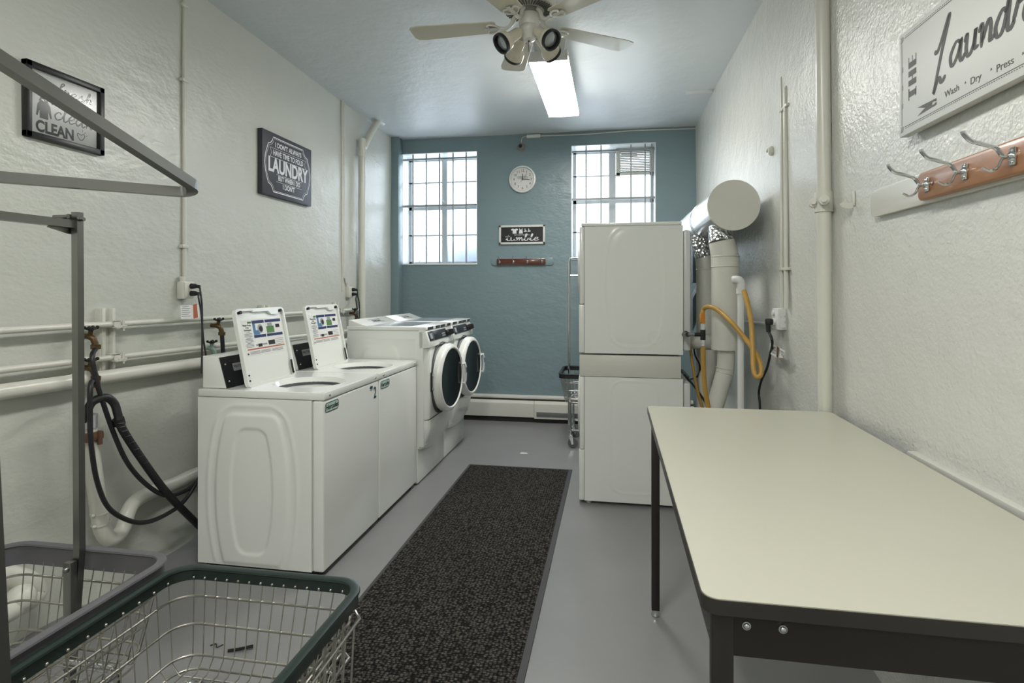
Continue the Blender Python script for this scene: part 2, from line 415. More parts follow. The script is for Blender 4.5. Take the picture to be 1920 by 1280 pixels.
b = B(); b.cyl(P(782, 497, Y=YB + .12), P(788, 488, Y=YB + .12), .006); b.cyl(P(770, 489, Y=YB + .15), P(782, 497, Y=YB + .12), .006); obj('stay_arm', b, M_frame, t1)
t2 = window(2, W2, [(wz(330, 1120), .014), (wz(378, 1120), .045), (wz(435, 1120), .014)], P(1148, 400, Y=YB + .26).x, [wx(q) for q in (1099, 1127, 1183, 1209.5, 1222)], 0.075)
# louvred fan vent set in the upper right pane of the second window
va = P(1155, 279, Y=YB + .24); vb = P(1226, 328, Y=YB + .24)
t = thing('window_vent', 'pale plastic louvred vent filling the upper right pane of the far right window', 'vent', ((va.x + vb.x) / 2, YB + .24, vb.z))
b = B(); x0, x1, z0, z1 = va.x, vb.x, vb.z, va.z
for q in ((x0, x1, z0, z0 + .035), (x0, x1, z1 - .03, z1), (x0, x0 + .05, z0, z1), (x1 - .05, x1, z0, z1)): b.box(q[0], q[1], YB + .2, YB + .255, q[2], q[3], bev=.006)
obj('housing', b, M_beige, t)
b = B()
for i in range(13):
    z = z0 + .045 + i * (z1 - z0 - .085) / 12; b.box(x0 + .05, x1 - .05, YB + .225, YB + .228, z - .007, z + .007, m=None)
    b.box(x0 + .05, x1 - .05, YB + .225, YB + .245, z - .001, z + .002)
obj('louvres', b, M_beige, t)
b = B(); b.box(x0 + .06, x0 + .24, YB + .216, YB + .223, z1 - .10, z1 - .065); obj('bright_slot', b, M_paper, t)

# right-hand ledge above the table, ceiling light cable
b = B(); a0 = PR(1716, 857); a1 = Vector((XR(-1), -1, a0.z))
b.prism([(XR(a0.y) + .04, a0.y, .93), (XR(-2) + .04, -2, .93), (XR(-2) - .012, -2, .93), (XR(a0.y) - .012, a0.y, .93)], (0, 0, 0.028), bev=.004); struct('trim_2', b, M_pipe)

# blue shapes outdoors, stand-ins for the blue blur in the lower panes
b = B(); b.box(-3, 1.4, YB + WT, YB + .8, 1.55, 1.74); struct('trim_3', b, M_reveal)      # outdoor ledge under the windows
for i, (x, w_, z_) in enumerate(((-1.78, .34, 1.94), (-.50, .2, 1.94))):
    b = B(); b.sphere((x, YB + .50, z_), .2, 20, (w_ / .2, .4, 1.0))
    single('blue_blur_stand_in', b, M_outb, ['blue shape outdoors behind the lower panes of the left window', 'blue shape outdoors behind the lower left pane of the right window'][i], 'stand-in', (x, YB + .50, z_ - .2))

# ================================================================ BACK WALL THINGS
FB = lambda p: FR(p, (1, 0, 0), (0, 0, 1))
# clock
c = P(979.5, 336, Y=YB - .02); r = 25.8 / FPX * (-c.x * math.sin(YAW) + c.y * math.cos(YAW))
t = thing('wall_clock', 'round white wall clock with black numerals between the two windows', 'clock', (c.x, YB, c.z))
q = FR((c.x, YB, c.z), (1, 0, 0), (0, 0, 1))
b = B(); b.lathe([(0, 0), (r, 0), (r, .02), (r * .96, .034), (r * .88, .036), (r * .86, .028), (r * .86, .014)], q, 56); obj('case', b, M_white2, t)
b = B(); b.lathe([(0, .014), (r * .87, .014), (r * .87, .010), (0, .010)], q, 56); obj('dial', b, M_paper, t)
b = B()
for h in range(1, 13):
    a = R(90 - 30 * h); b.text(str(h), r * .26, q @ Matrix.Translation((r * .63 * math.cos(a), r * .63 * math.sin(a), .0145)))
for k in range(60):
    a = R(6 * k); m = q @ Matrix.Translation((r * .8 * math.cos(a), r * .8 * math.sin(a), .0145)) @ Matrix.Rotation(a, 4, 'Z')
    b.box(-r * .025, r * .025, -.0009, .0009, 0, .0006, m=m)
obj('numerals', b, M_print, t)
b = B(); b.ribbon([(x, y) for x, y, _ in rrect(-r * .38, r * .38, r * .06, r * .22, r * .08, 0)], .003, q @ Matrix.Translation((0, 0, .0146)), smooth=0, closed=True, taper=False)
b.text('HERCULES', r * .13, q @ Matrix.Translation((0, r * .14, .0146))); obj('maker_mark', b, M_teal, t)
b = B()
for ang, L, wd, back in ((88, .40, .008, .05), (-4, .52, .006, .05), (52, .55, .003, .22)):
    m = q @ Matrix.Translation((0, 0, .018)) @ Matrix.Rotation(R(ang), 4, 'Z'); b.box(-r * back, r * L, -wd / 2, wd / 2, 0, .001, m=m)
b.cyl(q @ Vector((0, 0, .014)), q @ Vector((0, 0, .021)), .006); obj('hands', b, M_print, t)
b = B(); b.lathe([(r * .87, .029), (0, .031)], q, 40); obj('lens', b, M_clear, t)

# security camera + cable
c = P(977, 275, Y=YB - .03)
t = thing('security_camera', 'small round camera with a black lens on the blue wall above the clock', 'camera', (c.x, YB, c.z))
q = FR((c.x, YB, c.z), (1, 0, 0), (0, 0, 1))
b = B(); b.lathe([(0, 0), (.045, 0), (.045, .012), (.036, .03), (.03, .045), (0, .05)], q, 28); obj('body', b, mat('tan_camera_body', (140, 134, 124), .4), t)
b = B(); b.lathe([(0, .045), (.022, .052), (.018, .058), (0, .06)], q @ Matrix.Translation((-.003, .003, 0)), 20); obj('lens', b, M_black, t)
b = B(); zc = ZC(YB)
b.tube([(c.x, YB - .006, c.z + .04), (c.x, YB - .006, zc - .07), (c.x + .02, YB - .006, zc - .035), (c.x + .09, YB - .008, zc - .03)], .004, 6, smooth=4)
b.tube([(c.x + .2, YB - .008, zc - .03), (-.3, YB - .008, zc - .035), (.2, YB - .008, zc - .02), (.6, YB - .008, zc - .025), (XR(YB) - .01, YB - .01, zc - .03)], .007, 6, smooth=4)
single('ceiling_cable', b, M_pipe, 'thin cream cable run where the blue wall meets the ceiling', 'cable', (c.x, YB, zc - .04))
b = B(); b.box(c.x + .06, c.x + .22, YB - .03, YB - .002, zc - .052, zc - .012, bev=.01); single('cable_junction_cover', b, M_white2, 'small white cable cover at the ceiling above the camera', 'cover', (c.x + .14, YB, zc - .05))

# script lettering by strokes
ST = {
 'a': ([[(.85,.85),(.5,1),(.12,.5),(.3,0),(.7,.4),(.88,.98),(.85,.3),(1.0,0),(1.25,.25)]], 1.15),
 'b': ([[(0,.2),(.45,1.3),(.55,1.95),(.35,1.9),(.25,.4),(.45,0),(.8,.4),(.65,.85),(.75,.72),(1.1,.8)]], 1.0),
 'c': ([[(.8,.78),(.5,1),(.12,.5),(.4,0),(.9,.3)]], .85),
 'd': ([[(.75,.8),(.45,1),(.1,.45),(.3,0),(.65,.4),(.95,2.2),(.82,.4),(.98,0),(1.25,.3)]], 1.15),
 'e': ([[(0,.35),(.5,.5),(.75,.8),(.48,1),(.15,.5),(.4,0),(.95,.3)]], .9),
 'f': ([[(0,.2),(.5,1.3),(.8,1.95),(.62,2.1),(.42,1.4),(.3,-.3),(.18,-.75)],[(.1,.85),(.75,.95)]], .75),
 'h': ([[(0,.2),(.5,1.3),(.62,2.0),(.45,1.9),(.3,0)],[(.3,.15),(.6,.95),(.82,.75),(.8,.15),(1.1,.2)]], 1.0),
 'l': ([[(0,.2),(.45,1.3),(.52,2.0),(.34,1.8),(.28,.3),(.48,0),(.8,.3)]], .72),
 'm': ([[(0,.7),(.18,.98),(.22,0)],[(.22,.2),(.5,.98),(.62,.7),(.6,0)],[(.6,.2),(.9,.98),(1.05,.6),(1.1,.05),(1.4,.3)]], 1.3),
 'n': ([[(0,.7),(.2,.98),(.25,0)],[(.25,.2),(.6,.98),(.78,.7),(.8,.08),(1.1,.25)]], 1.0),
 'o': ([[(.5,1),(.12,.5),(.45,0),(.82,.5),(.5,1),(.9,.85)]], .9),
 'r': ([[(0,.2),(.28,1.08),(.34,.84),(.7,.88),(.6,.3),(.75,0),(1.0,.25)]], .92),
 's': ([[(0,.1),(.48,1.15),(.5,.7),(.72,.3),(.45,-.02),(.15,.1)],[(.5,0),(.9,.25)]], .82),
 't': ([[(0,.3),(.35,1),(.42,1.75),(.28,.4),(.48,0),(.85,.3)],[(-.15,1.2),(.75,1.35)]], .78),
 'u': ([[(0,.7),(.15,1),(.15,.3),(.38,0),(.68,.4),(.75,1),(.75,.2),(1.05,.2)]], .98),
 'y': ([[(0,.7),(.15,1),(.15,.4),(.38,.1),(.7,.5),(.8,1),(.62,-.6),(.3,-1.1),(.05,-.8),(.5,-.2),(1.1,.4)]], 1.0),
 'S': ([[(.9,1.75),(.6,2.05),(.2,1.65),(.5,1.1),(.78,.55),(.45,0),(.02,.25)]], 1.0),
 'L': ([[(-.1,1.25),(.1,1.1),(.45,1.6),(.85,2.4),(.95,2.5),(.9,2.2),(.5,1.0),(.1,-.5),(.02,-.75),(.4,-.15),(.65,-.45),(.95,-.2)]], 1.15),
 ' ': ([], .6)}
def script(b, word, w, x, y, width, xh, stroke, shear=.15, sp=1.0):
    adv = [ST[ch][1] * sp for ch in word]; k = width / sum(adv); cx = 0
    for ch, a in zip(word, adv):
        for st in ST[ch][0]:
            b.ribbon([(x + (cx + p[0]) * k + p[1] * xh * shear, y + p[1] * xh) for p in st], stroke, w)
        cx += a
    return b

# tumble sign
a0 = P(935.5, 422.5, Y=YB - .02); a1 = P(1022, 457, Y=YB - .02); cx = (a0.x + a1.x) / 2; cz = (a0.z + a1.z) / 2; hw = (a1.x - a0.x) / 2; hh = (a0.z - a1.z) / 2
t = thing('tumble_sign', 'black wall sign reading tumble in a whitewashed frame under the clock', 'sign', (cx, YB, cz))
q = FR((cx, YB, cz), (1, 0, 0), (0, 0, 1)); fw = .024
b = B()
for z in ((-hw, hw, hh - fw, hh), (-hw, hw, -hh, -hh + fw), (-hw, -hw + fw, -hh, hh), (hw - fw, hw, -hh, hh)): b.box(z[0], z[1], z[2], z[3], 0, .026, bev=.003, m=q)
obj('frame', b, M_signfr, t)
b = B(); b.box(-hw + .01, hw - .01, -hh + .01, hh - .01, 0, .014, m=q); obj('board', b, M_board, t)
q2 = q @ Matrix.Translation((0, 0, .0143)); b = B()
script(b, 'tumble', q2, -.19, -hh + .040, .38, .038, .0085, .1)
b.text('GET & GET READY TO', .018, q2 @ Matrix.Translation((0, -.004, 0)))
for ox, pts in ((-.085, [(-.042, .02), (-.02, .03), (-.008, .024), (.008, .024), (.02, .03), (.042, .02), (.034, .006), (.022, .010), (.022, -.03), (-.022, -.03), (-.022, .010), (-.034, .006)]),
                (-.012, [(-.018, .03), (-.014, .03), (-.010, .016), (.010, .016), (.014, .03), (.018, .03), (.018, .010), (.024, -.03), (-.024, -.03), (-.018, .010)])):
    b.prism([q2 @ Vector((ox + x, .042 + y, 0)) for x, y in pts], q2.to_3x3() @ Vector((0, 0, .0005)))
for ox in (.04, .082): b.prism([q2 @ Vector((ox + x, .048 + y, 0)) for x, y in [(-.01, .02), (0, .02), (.002, .0), (.018, -.004), (.018, -.014), (-.016, -.018), (-.016, -.010), (-.006, -.004)]], q2.to_3x3() @ Vector((0, 0, .0005)))
obj('lettering', b, M_whitep, t)

# back wall hook rail
zr = P(980, 490.5, Y=YB).z; xa = P(932, 490, Y=YB - .02).x; xb = P(1023, 490, Y=YB - .02).x
t = thing('hook_rail', 'dark wood rail with four chrome hooks on the blue back wall', 'hook rail', ((xa + xb) / 2, YB, zr))
b = B(); b.prism([FR((0, YB, zr), (1, 0, 0), (0, 0, 1)) @ Vector((p.x, p.y, 0)) for p in rrect(xa - .07, xb + .09, -.042, .045, .035, 0)], (0, -.014, 0), bev=.002); obj('backing_board', b, M_blue, t)
b = B(); b.box(xa, xb, YB - .034, YB - .012, zr - .036, zr + .034, bev=.004); obj('wood_rail', b, M_woodd, t)
for pxx in (937, 963, 989, 1016):
    x = P(pxx, 490, Y=YB - .03).x; y = YB - .034
    h = B(); h.sphere((x, y - .003, zr - .003), .013, 12, (.8, .4, 1.4)); h.tube([(x, y, zr), (x, y - .018, zr + .002), (x - .004, y - .04, zr + .035), (x - .006, y - .055, zr + .055)], .0045, 8, smooth=5)
    h.tube([(x, y, zr - .004), (x, y - .015, zr - .022), (x, y - .03, zr - .022), (x, y - .038, zr - .01)], .0038, 8, smooth=5); obj('hook', h, M_chrome, t)

# baseboard heater
t = thing('baseboard_heater', 'long cream baseboard heater along the foot of the blue wall', 'heater', (-.8, YB, 0))
x0, x1 = XL + .12, .85; xj = P(1001, 780, Y=YB - .07).x
b = B(); b.prism([(x0, YB, .30), (x0, YB - .055, .285), (x0, YB - .055, .268), (x0, YB, .275)], (x1 - x0, 0, 0)); obj('top_hood', b, M_cream, t)
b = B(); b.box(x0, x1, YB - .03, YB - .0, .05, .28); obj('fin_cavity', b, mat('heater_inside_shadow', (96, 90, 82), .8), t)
b = B(); b.prism([(x0, YB - .045, .245), (x0, YB - .075, .215), (x0, YB - .078, .185), (x0, YB - .066, .06), (x0, YB - .05, .06), (x0, YB - .05, .2), (x0, YB - .03, .24)], (xj - x0, 0, 0)); obj('front_panel', b, M_cream, t)
b = B(); b.prism([(xj + .004, YB - .045, .245), (xj + .004, YB - .078, .215), (xj + .004, YB - .081, .185), (xj + .004, YB - .074, .05), (xj + .004, YB - .05, .05), (xj + .004, YB - .05, .2), (xj + .004, YB - .03, .24)], (x1 - xj, 0, 0)); e = obj('end_cover', b, M_cream, t)
b = B(); b.box(xj + .03, xj + .75, YB - .083, YB - .074, .075, .125, bev=.003); obj('slot', b, M_cutout, e)
b = B(); b.box(x0, x1, YB - .04, YB - .0, 0.0, .045); obj('base_gap', b, mat('under_heater_shade', (44, 42, 40), .8), t)  # dark strip painted in for the shade under the heater

# ================================================================ LEFT WALL THINGS
def FL_(p): return FR(p, (0, 1, 0), (0, 0, 1))
# framed picture, glass front
a = P(50, 107, X=XL + .03); d2 = P(196.5, 168, X=XL + .03); zb0 = P(48, 251, X=XL + .03).z; zb1 = P(195, 293, X=XL + .03).z
y0, y1 = a.y, d2.y; zt = (a.z + d2.z) / 2; zb = (zb0 + zb1) / 2; cy = (y0 + y1) / 2; cz = (zt + zb) / 2; hw = (y1 - y0) / 2; hh = (zt - zb) / 2
t = thing('framed_picture', 'black framed glass picture reading so fresh and so clean on the left wall', 'picture', (XL, cy, cz))
q = FL_((XL, cy, cz)); fw = .026; b = B()
for z in ((-hw, hw, hh - fw, hh), (-hw, hw, -hh, -hh + fw), (-hw, -hw + fw, -hh, hh), (hw - fw, hw, -hh, hh)): b.box(z[0], z[1], z[2], z[3], 0, .03, bev=.002, m=q)
obj('frame', b, M_picfr, t)
b = B(); b.box(-hw + .01, hw - .01, -hh + .01, hh - .01, .002, .008, m=q); obj('backing', b, mat('pale_grey_card', (232, 235, 234), .6), t)
q2 = q @ Matrix.Translation((0, 0, .0085)); b = B()
script(b, 'So fresh', q2, -hw + .045, .068, 2 * hw - .10, .026, .0055, .2)
b.text('AND SO', .054, q2 @ Matrix.Translation((-.035, .026, 0)), xs=.85, bold=.0016)
script(b, 'clean', q2, -.055, -.055, .20, .038, .006, .15)
b.text('CLEAN', .070, q2 @ Matrix.Translation((-.045, -.108, 0)), xs=.85, bold=.0026)
b.prism([q2 @ Vector((-.1 + x * 1.15, -.02 + y * 1.2, 0)) for x, y in [(-.012, .03), (0, .024), (.012, .03), (.026, .01), (.032, -.032), (.026, -.034), (.018, -.008), (.017, -.04), (-.017, -.04), (-.018, -.008), (-.026, -.034), (-.032, -.032), (-.026, .01)]], q2.to_3x3() @ Vector((0, 0, .0005)))
b.ribbon([(.085, -.12), (.066, -.100), (.070, -.088), (.084, -.094), (.100, -.086), (.104, -.100)], .0028, q2, closed=True, taper=False)
for an in (20, 50, 80): b.ribbon([(.088 + .024 * math.cos(R(an)), -.1 + .024 * math.sin(R(an))), (.088 + .034 * math.cos(R(an)), -.1 + .034 * math.sin(R(an)))], .002, q2, smooth=0, taper=False)
obj('lettering', b, M_print, t)
b = B(); quad(b, [q @ Vector(v_) for v_ in ((-hw + .02, -hh + .02, .019), (hw - .02, -hh + .02, .019), (hw - .02, hh - .02, .019), (-hw + .02, hh - .02, .019))]); obj('glass', b, M_clear, t)

# dark canvas
TH = .042
a = P(492, 238.5, X=XL + TH); d2 = P(584, 282, X=XL + TH); zb0 = P(490, 361, X=XL + TH).z; zb1 = P(582, 387, X=XL + TH).z
y0, y1 = a.y, d2.y; zt = (a.z + d2.z) / 2; zb = (zb0 + zb1) / 2; cy = (y0 + y1) / 2; cz = (zt + zb) / 2; hw = (y1 - y0) / 2; hh = (zt - zb) / 2
t = thing('canvas_sign', 'charcoal canvas print with white laundry lettering on the left wall', 'sign', (XL, cy, cz))
q = FL_((XL, cy, cz)); b = B(); b.box(-hw, hw, -hh, hh, 0, TH, bev=.004, m=q); obj('canvas', b, M_canvasd, t)
q2 = q @ Matrix.Translation((0, 0, TH + .0005)); b = B()
for k, wd in ((1, .007), (.955, .0025)):
    X = .29 * k; Z = .205 * k; n_ = .05
    pts = [(-X + n_ + .03, Z), (X - n_ - .03, Z)] + [(X - n_ - .02, Z - .025), (X - .045, Z - .05), (X - .015, Z - .06)] + [(X + .02, .06), (X + .03, 0), (X + .02, -.06)] + [(X - .015, -Z + .06), (X - .045, -Z + .05), (X - n_ - .02, -Z + .025)]
    pts += [(X - n_ - .03, -Z), (-X + n_ + .03, -Z)] + [(-x, z) for x, z in [(X - n_ - .02, -Z + .025), (X - .045, -Z + .05), (X - .015, -Z + .06), (X + .02, -.06), (X + .03, 0), (X + .02, .06), (X - .015, Z - .06), (X - .045, Z - .05), (X - n_ - .02, Z - .025)]]
    b.ribbon(pts, wd, q2, smooth=0, closed=True, taper=False)
T = lambda x, y: q2 @ Matrix.Translation((x, y, 0))
b.text("I DON'T ALWAYS", .052, T(0, .152), xs=.9, bold=.0012); b.text('HAVE TIME TO FOLD', .056, T(0, .088), xs=.80, bold=.0012)
b.text('BUT WHEN I DO', .05, T(.01, -.094), xs=.82, bold=.0012); b.text("I DON'T", .054, T(0, -.150), xs=.85, bold=.0012)
b.text('LAUNDRY', .150, T(0, -.008), xs=.80, bold=.0045)
for x0_, x1_, z_ in ((-.25, .25, .122), (-.25, .25, .054), (-.17, .19, -.068), (-.17, .19, -.122)): b.ribbon([(x0_, z_), (x1_, z_)], .0025, q2, smooth=0, taper=False)
for s in (-1, 1): b.ribbon([(s * .25, .122), (s * .232, .088), (s * .25, .054)], .0025, q2, smooth=0, taper=False)
obj('lettering', b, M_whitep, t)

# conduits and pipes on the left wall
def conduit(px0, py0, px1, py1, r, label, name='conduit', off=None, m=M_pipe, zt=None, cat='pipe'):
    o_ = r if off is None else off
    p0 = P(px0, py0, X=XL + o_); p1 = P(px1, py1, X=XL + o_)
    b = B(); b.cyl(p0, p1, r, n=14); return single(name, b, m, label, cat, p1)
y_ = P(346, 400, X=XL + .01).y
b = B(); b.cyl((XL + .008, y_, P(346, 528, X=XL + .01).z), (XL + .008, y_, ZC(y_) + .02), .012, n=12)
for z in (3.2, 2.75, 2.1, 1.75): b.box(XL - .005, XL + .024, y_ - .03, y_ + .02, z, z + .02, bev=.004)
single('conduit', b, M_pipe, 'thin cream conduit down the left wall between the two wall pictures', 'conduit', (XL, y_, 1.55))
y_ = P(642, 400, X=XL + .01).y
b = B(); b.box(XL - .01, XL + .016, y_ - .012, y_ + .012, P(642, 545, X=XL).z, ZC(y_) + .02, bev=.004); b.tube([(XL + .01, y_ + .03, 3.3), (XL + .01, y_ + .03, 1.75), (XL + .014, y_ + .02, 1.66), (XL + .014, y_ + .07, 1.56)], .009, 8, smooth=4)
single('conduit', b, M_pipe, 'cream cable channel down the left wall right of the dark canvas', 'conduit', (XL, y_, 1.55))
pv = P(678, 400, X=XL + .05)
b = B(); b.tube([(XL + .055, pv.y, 0.9), (XL + .055, pv.y, P(678, 290, X=XL + .055).z), (XL + .06, pv.y + .03, P(678, 274, X=XL + .05).z), (XL + .09, pv.y + .30, P(700, 232, X=XL + .05).z + .02), (XL + .10, pv.y + .42, ZC(6) + .02)], .036, 16, smooth=5)
b.cyl((XL + .055, pv.y, P(678, 287, X=XL + .055).z - .03), (XL + .055, pv.y, P(678, 287, X=XL + .055).z + .015), .044)
single('drain_pipe', b, M_pipe, 'thick cream vertical pipe with an angled top near the far left corner', 'pipe', (XL, pv.y, .9))
# three long horizontal pipes
def hpipe(y0p, y1p, r, off, label, bend=None):
    p0 = P(0, y0p, X=XL + off); p1 = P(370, y1p, X=XL + off); d = (p1 - p0) / (p1.y - p0.y)
    a = p0 + d * (-1.6 - p0.y); e = p0 + d * (5.4 - p0.y)
    b = B(); b.tube([a, p0, p1, e], r, 16)
    for yy in (0.4, 2.35, 4.6):
        c_ = p0 + d * (yy - p0.y); b.cyl(c_ - d * .03, c_ + d * .03, r * 1.25)
    return single('water_pipe', b, M_pipe, label, 'pipe', p0), (lambda yy: p0 + d * (yy - p0.y))
_, up = hpipe(620, 598, .015, .055, 'topmost of the three cream horizontal pipes on the left wall')
_, lo = hpipe(694, 652, .015, .055, 'middle of the three cream horizontal pipes on the left wall')
_, bg_ = hpipe(735, 681, .034, .055, 'thickest and lowest of the three cream horizontal pipes on the left wall')
# channel struts
for i, (pxx, ptop, pbot) in enumerate(((200, 578, 700), (497, 572, 700), (630, 566, 700))):
    pt = P(pxx, ptop, X=XL + .03); y = pt.y; zt_ = pt.z; zb_ = [bg_(y).z + .03, 1.0, 1.0][i]
    t = thing('pipe_bracket', ['cream channel bracket with pipe clamps nearest the camera on the left wall', 'cream channel bracket showing above the nearer washer lid', 'cream channel bracket showing above the farther washer lid'][i], 'bracket', (XL, y, zb_))
    b = B(); b.box(XL, XL + .03, y - .04, y - .032, zb_, zt_); b.box(XL, XL + .038, y - .032, y - .012, zb_, zt_, bev=.003); b.box(XL, XL + .038, y + .028, y + .045, zb_, zt_, bev=.003); b.box(XL - .005, XL + .012, y - .012, y + .028, zb_, zt_); obj('channel', b, M_pipe, t)
    for f_ in (up, lo):
        c_ = f_(y); k = B(); k.box(c_.x - .035, c_.x + .022, y + .0, y + .035, c_.z + .013, c_.z + .019); k.box(c_.x + .016, c_.x + .022, y, y + .035, c_.z - .014, c_.z + .016); k.box(c_.x - .02, c_.x + .035, y, y + .035, c_.z - .019, c_.z - .013)
        k.cyl((c_.x + .02, y + .055, c_.z - .035), (c_.x + .02, y + .055, c_.z + .02), .006, n=8); k.cyl((c_.x + .02, y + .055, c_.z - .024), (c_.x + .02, y + .055, c_.z - .012), .012, n=6); k.box(c_.x + .005, c_.x + .032, y + .02, y + .066, c_.z - .013, c_.z - .007); obj('clamp', k, M_pipe, t)

# hose valves
def valve(p, label, body=M_brass, ring=True):
    t = thing('hose_valve', label, 'valve', p); x, y, z = p
    b = B(); b.cyl((XL + .04, y, z), (x, y, z), .013); b.tube([(x - .01, y, z), (x + .012, y + .006, z - .012), (x + .022, y + .012, z - .045)], .0145, 12, smooth=4); b.cyl((x, y, z), (x + .012, y - .004, z + .028), .010)
    obj('body', b, body, t)
    b = B(); b.cyl((x + .021, y + .012, z - .062), (x + .022, y + .012, z - .042), .021, n=8); obj('hose_nut', b, M_brass, t)
    b = B(); h = (x + .012, y - .004, z + .032); b.cyl((h[0], h[1], h[2] - .005), (h[0], h[1], h[2] + .008), .012)
    for k in range(4):
        a = R(45 + 90 * k); b.tube([(h[0], h[1], h[2]), (h[0] + .012 * math.cos(a), h[1] + .018 * math.sin(a), h[2] + .004), (h[0] + .018 * math.cos(a), h[1] + .032 * math.sin(a), h[2] + .010)], .0062, 8, smooth=3); b.sphere((h[0] + .018 * math.cos(a), h[1] + .032 * math.sin(a), h[2] + .010), .0085, 8)
    obj('handle', b, M_black, t)
    return Vector((x + .022, y + .012, z - .06))
v1 = valve(P(168, 630, X=XL + .085), 'brass hose valve with black handle on the top pipe beside the cart pole')
v2 = valve(P(168, 689, X=XL + .085), 'brass hose valve with a copper ring on the middle pipe beside the cart pole')
v3 = valve(P(408, 610, X=XL + .085), 'brass hose valve on the top pipe behind the nearer washer')
v4 = valve(P(395, 652, X=XL + .085), 'green tarnished hose valve behind the nearer washer console', M_patina)
v5 = valve(P(664, 587, X=XL + .085), 'small hose valve right of the farther washer lid')
b = B(); b.cyl(v2 + Vector((0, 0, -.035)), v2, .019, n=14); single('copper_hose_collar', b, M_copper, 'copper coloured hose collar under the middle pipe valve', 'collar', v2)
# hoses: pixel track at a slowly changing distance from the wall
def track(pts, x0, x1):
    n = len(pts); return [P(p[0], p[1], X=x0 + (x1 - x0) * i / (n - 1)) for i, p in enumerate(pts)]
HX = -2.30
b = B(); b.tube([v1] + track([(173, 668), (179, 706), (189, 742), (216, 819), (242, 872), (278, 911), (314, 929), (352, 917), (378, 892)], XL + .15, HX), .011, 12, smooth=6)
single('supply_hose', b, M_rubber, 'black supply hose hanging from the top pipe valve to the nearer washer', 'hose', v1)
b = B(); b.tube([v2 + Vector((0, 0, -.02))] + track([(170, 720), (169, 789), (171, 834), (182, 902), (204, 952), (243, 976), (278, 978), (317, 961), (346, 938), (378, 890)], XL + .20, HX), .011, 12, smooth=6)
single('supply_hose', b, M_rubber, 'black supply hose making the lowest loop from the middle pipe valve', 'hose', v2)
b = B(); trk = track([(161, 800), (163, 774), (174, 753), (198, 745), (214, 756), (221, 777), (231, 807), (278, 878), (320, 932), (378, 990)], XL + .14, HX)
b.tube(trk, .019, 14, smooth=6); b.cyl(trk[5] + Vector((0, 0, -.02)), trk[5] + Vector((.0, .01, -.05)), .026)
for k in range(8): b.sphere(catmull(trk, 6)[34 + k], .0215, 10, (1, 1, .5))
single('drain_hose', b, M_rubber, 'thick black drain hose hooked into the white standpipe', 'hose', trk[0])
b = B(); b.tube([v3, v3 + Vector((.004, .004, -.1)), v3 + Vector((.02, .02, -.45))], .013, 10); single('supply_hose', b, M_rubber, 'short black hose dropping from the top valve behind the nearer washer', 'hose', v3)
b = B(); b.tube([v4, v4 + Vector((.004, .004, -.1)), v4 + Vector((.02, .02, -.35))], .011, 10); single('supply_hose', b, M_rubber, 'short black hose dropping from the tarnished valve behind the nearer washer', 'hose', v4)
# standpipe and trap
t = thing('drain_trap', 'white painted standpipe and curved trap low on the left wall', 'drain', P(190, 1020, X=XL + .1))
b = B(); s0 = P(165, 800, X=XL + .13); s1 = P(186, 965, X=XL + .13)
b.tube([s0, s1], .036, 18); b.cyl(s0, s0 + (s0 - s1).normalized() * .04, .039, n=18)
b.tube([s1 + Vector((0, 0, .02)), P(191, 990, X=XL + .13), P(206, 1010, X=XL + .13), P(228, 995, X=XL + .13), P(240, 960, X=XL + .12), P(255, 938, X=XL + .1), P(290, 920, X=XL + .08), P(330, 905, X=XL + .07), P(372, 886, X=XL + .06), P(470, 850, X=XL + .06)], .036, 18, smooth=6)
obj('pipe', b, M_pipe, t)
for z in (960, 980):
    c_ = P(187 if z == 960 else 189, z, X=XL + .13); k = B(); k.lathe([(.038, -.004), (.041, -.004), (.041, .004), (.038, .004)], Matrix.Translation(c_) @ Matrix.Rotation(R(8), 4, 'X'), 24); k.sphere(c_ + Vector((.01, -.044, 0)), .009); obj('clamp', k, M_pipe, t)
b = B(); c_ = P(170, 790, X=XL + .15); b.box(c_.x - .02, c_.x + .03, c_.y - .045, c_.y + .045, c_.z - .09, c_.z - .05, bev=.008); b.cyl(c_ + Vector((.03, .02, -.11)), c_ + Vector((.03, .02, -.05)), .011); obj('rusty_clamp', b, M_rust, t)
b = B(); b.cyl(c_ + Vector((-.02, 0, -.03)), c_ + Vector((-.02, 0, .03)), .043, n=18); obj('pipe_coupling', b, M_silver, t)
t = thing('drain_trap', 'bulky white painted pipe elbow seen through the grey cart basket', 'drain', P(25, 1100, X=XL + .12))
b = B(); b.tube([P(-60, 1075, X=XL + .1), P(5, 1078, X=XL + .12), P(50, 1090, X=XL + .14), P(66, 1112, X=XL + .14), P(40, 1132, X=XL + .16), P(-30, 1170, X=XL + .2)], .042, 18, smooth=6); obj('pipe', b, M_pipe, t)
b = B(); b.sphere(P(38, 1122, X=XL + .17), .055, 18); obj('cleanout_cap', b, M_pipe, t)

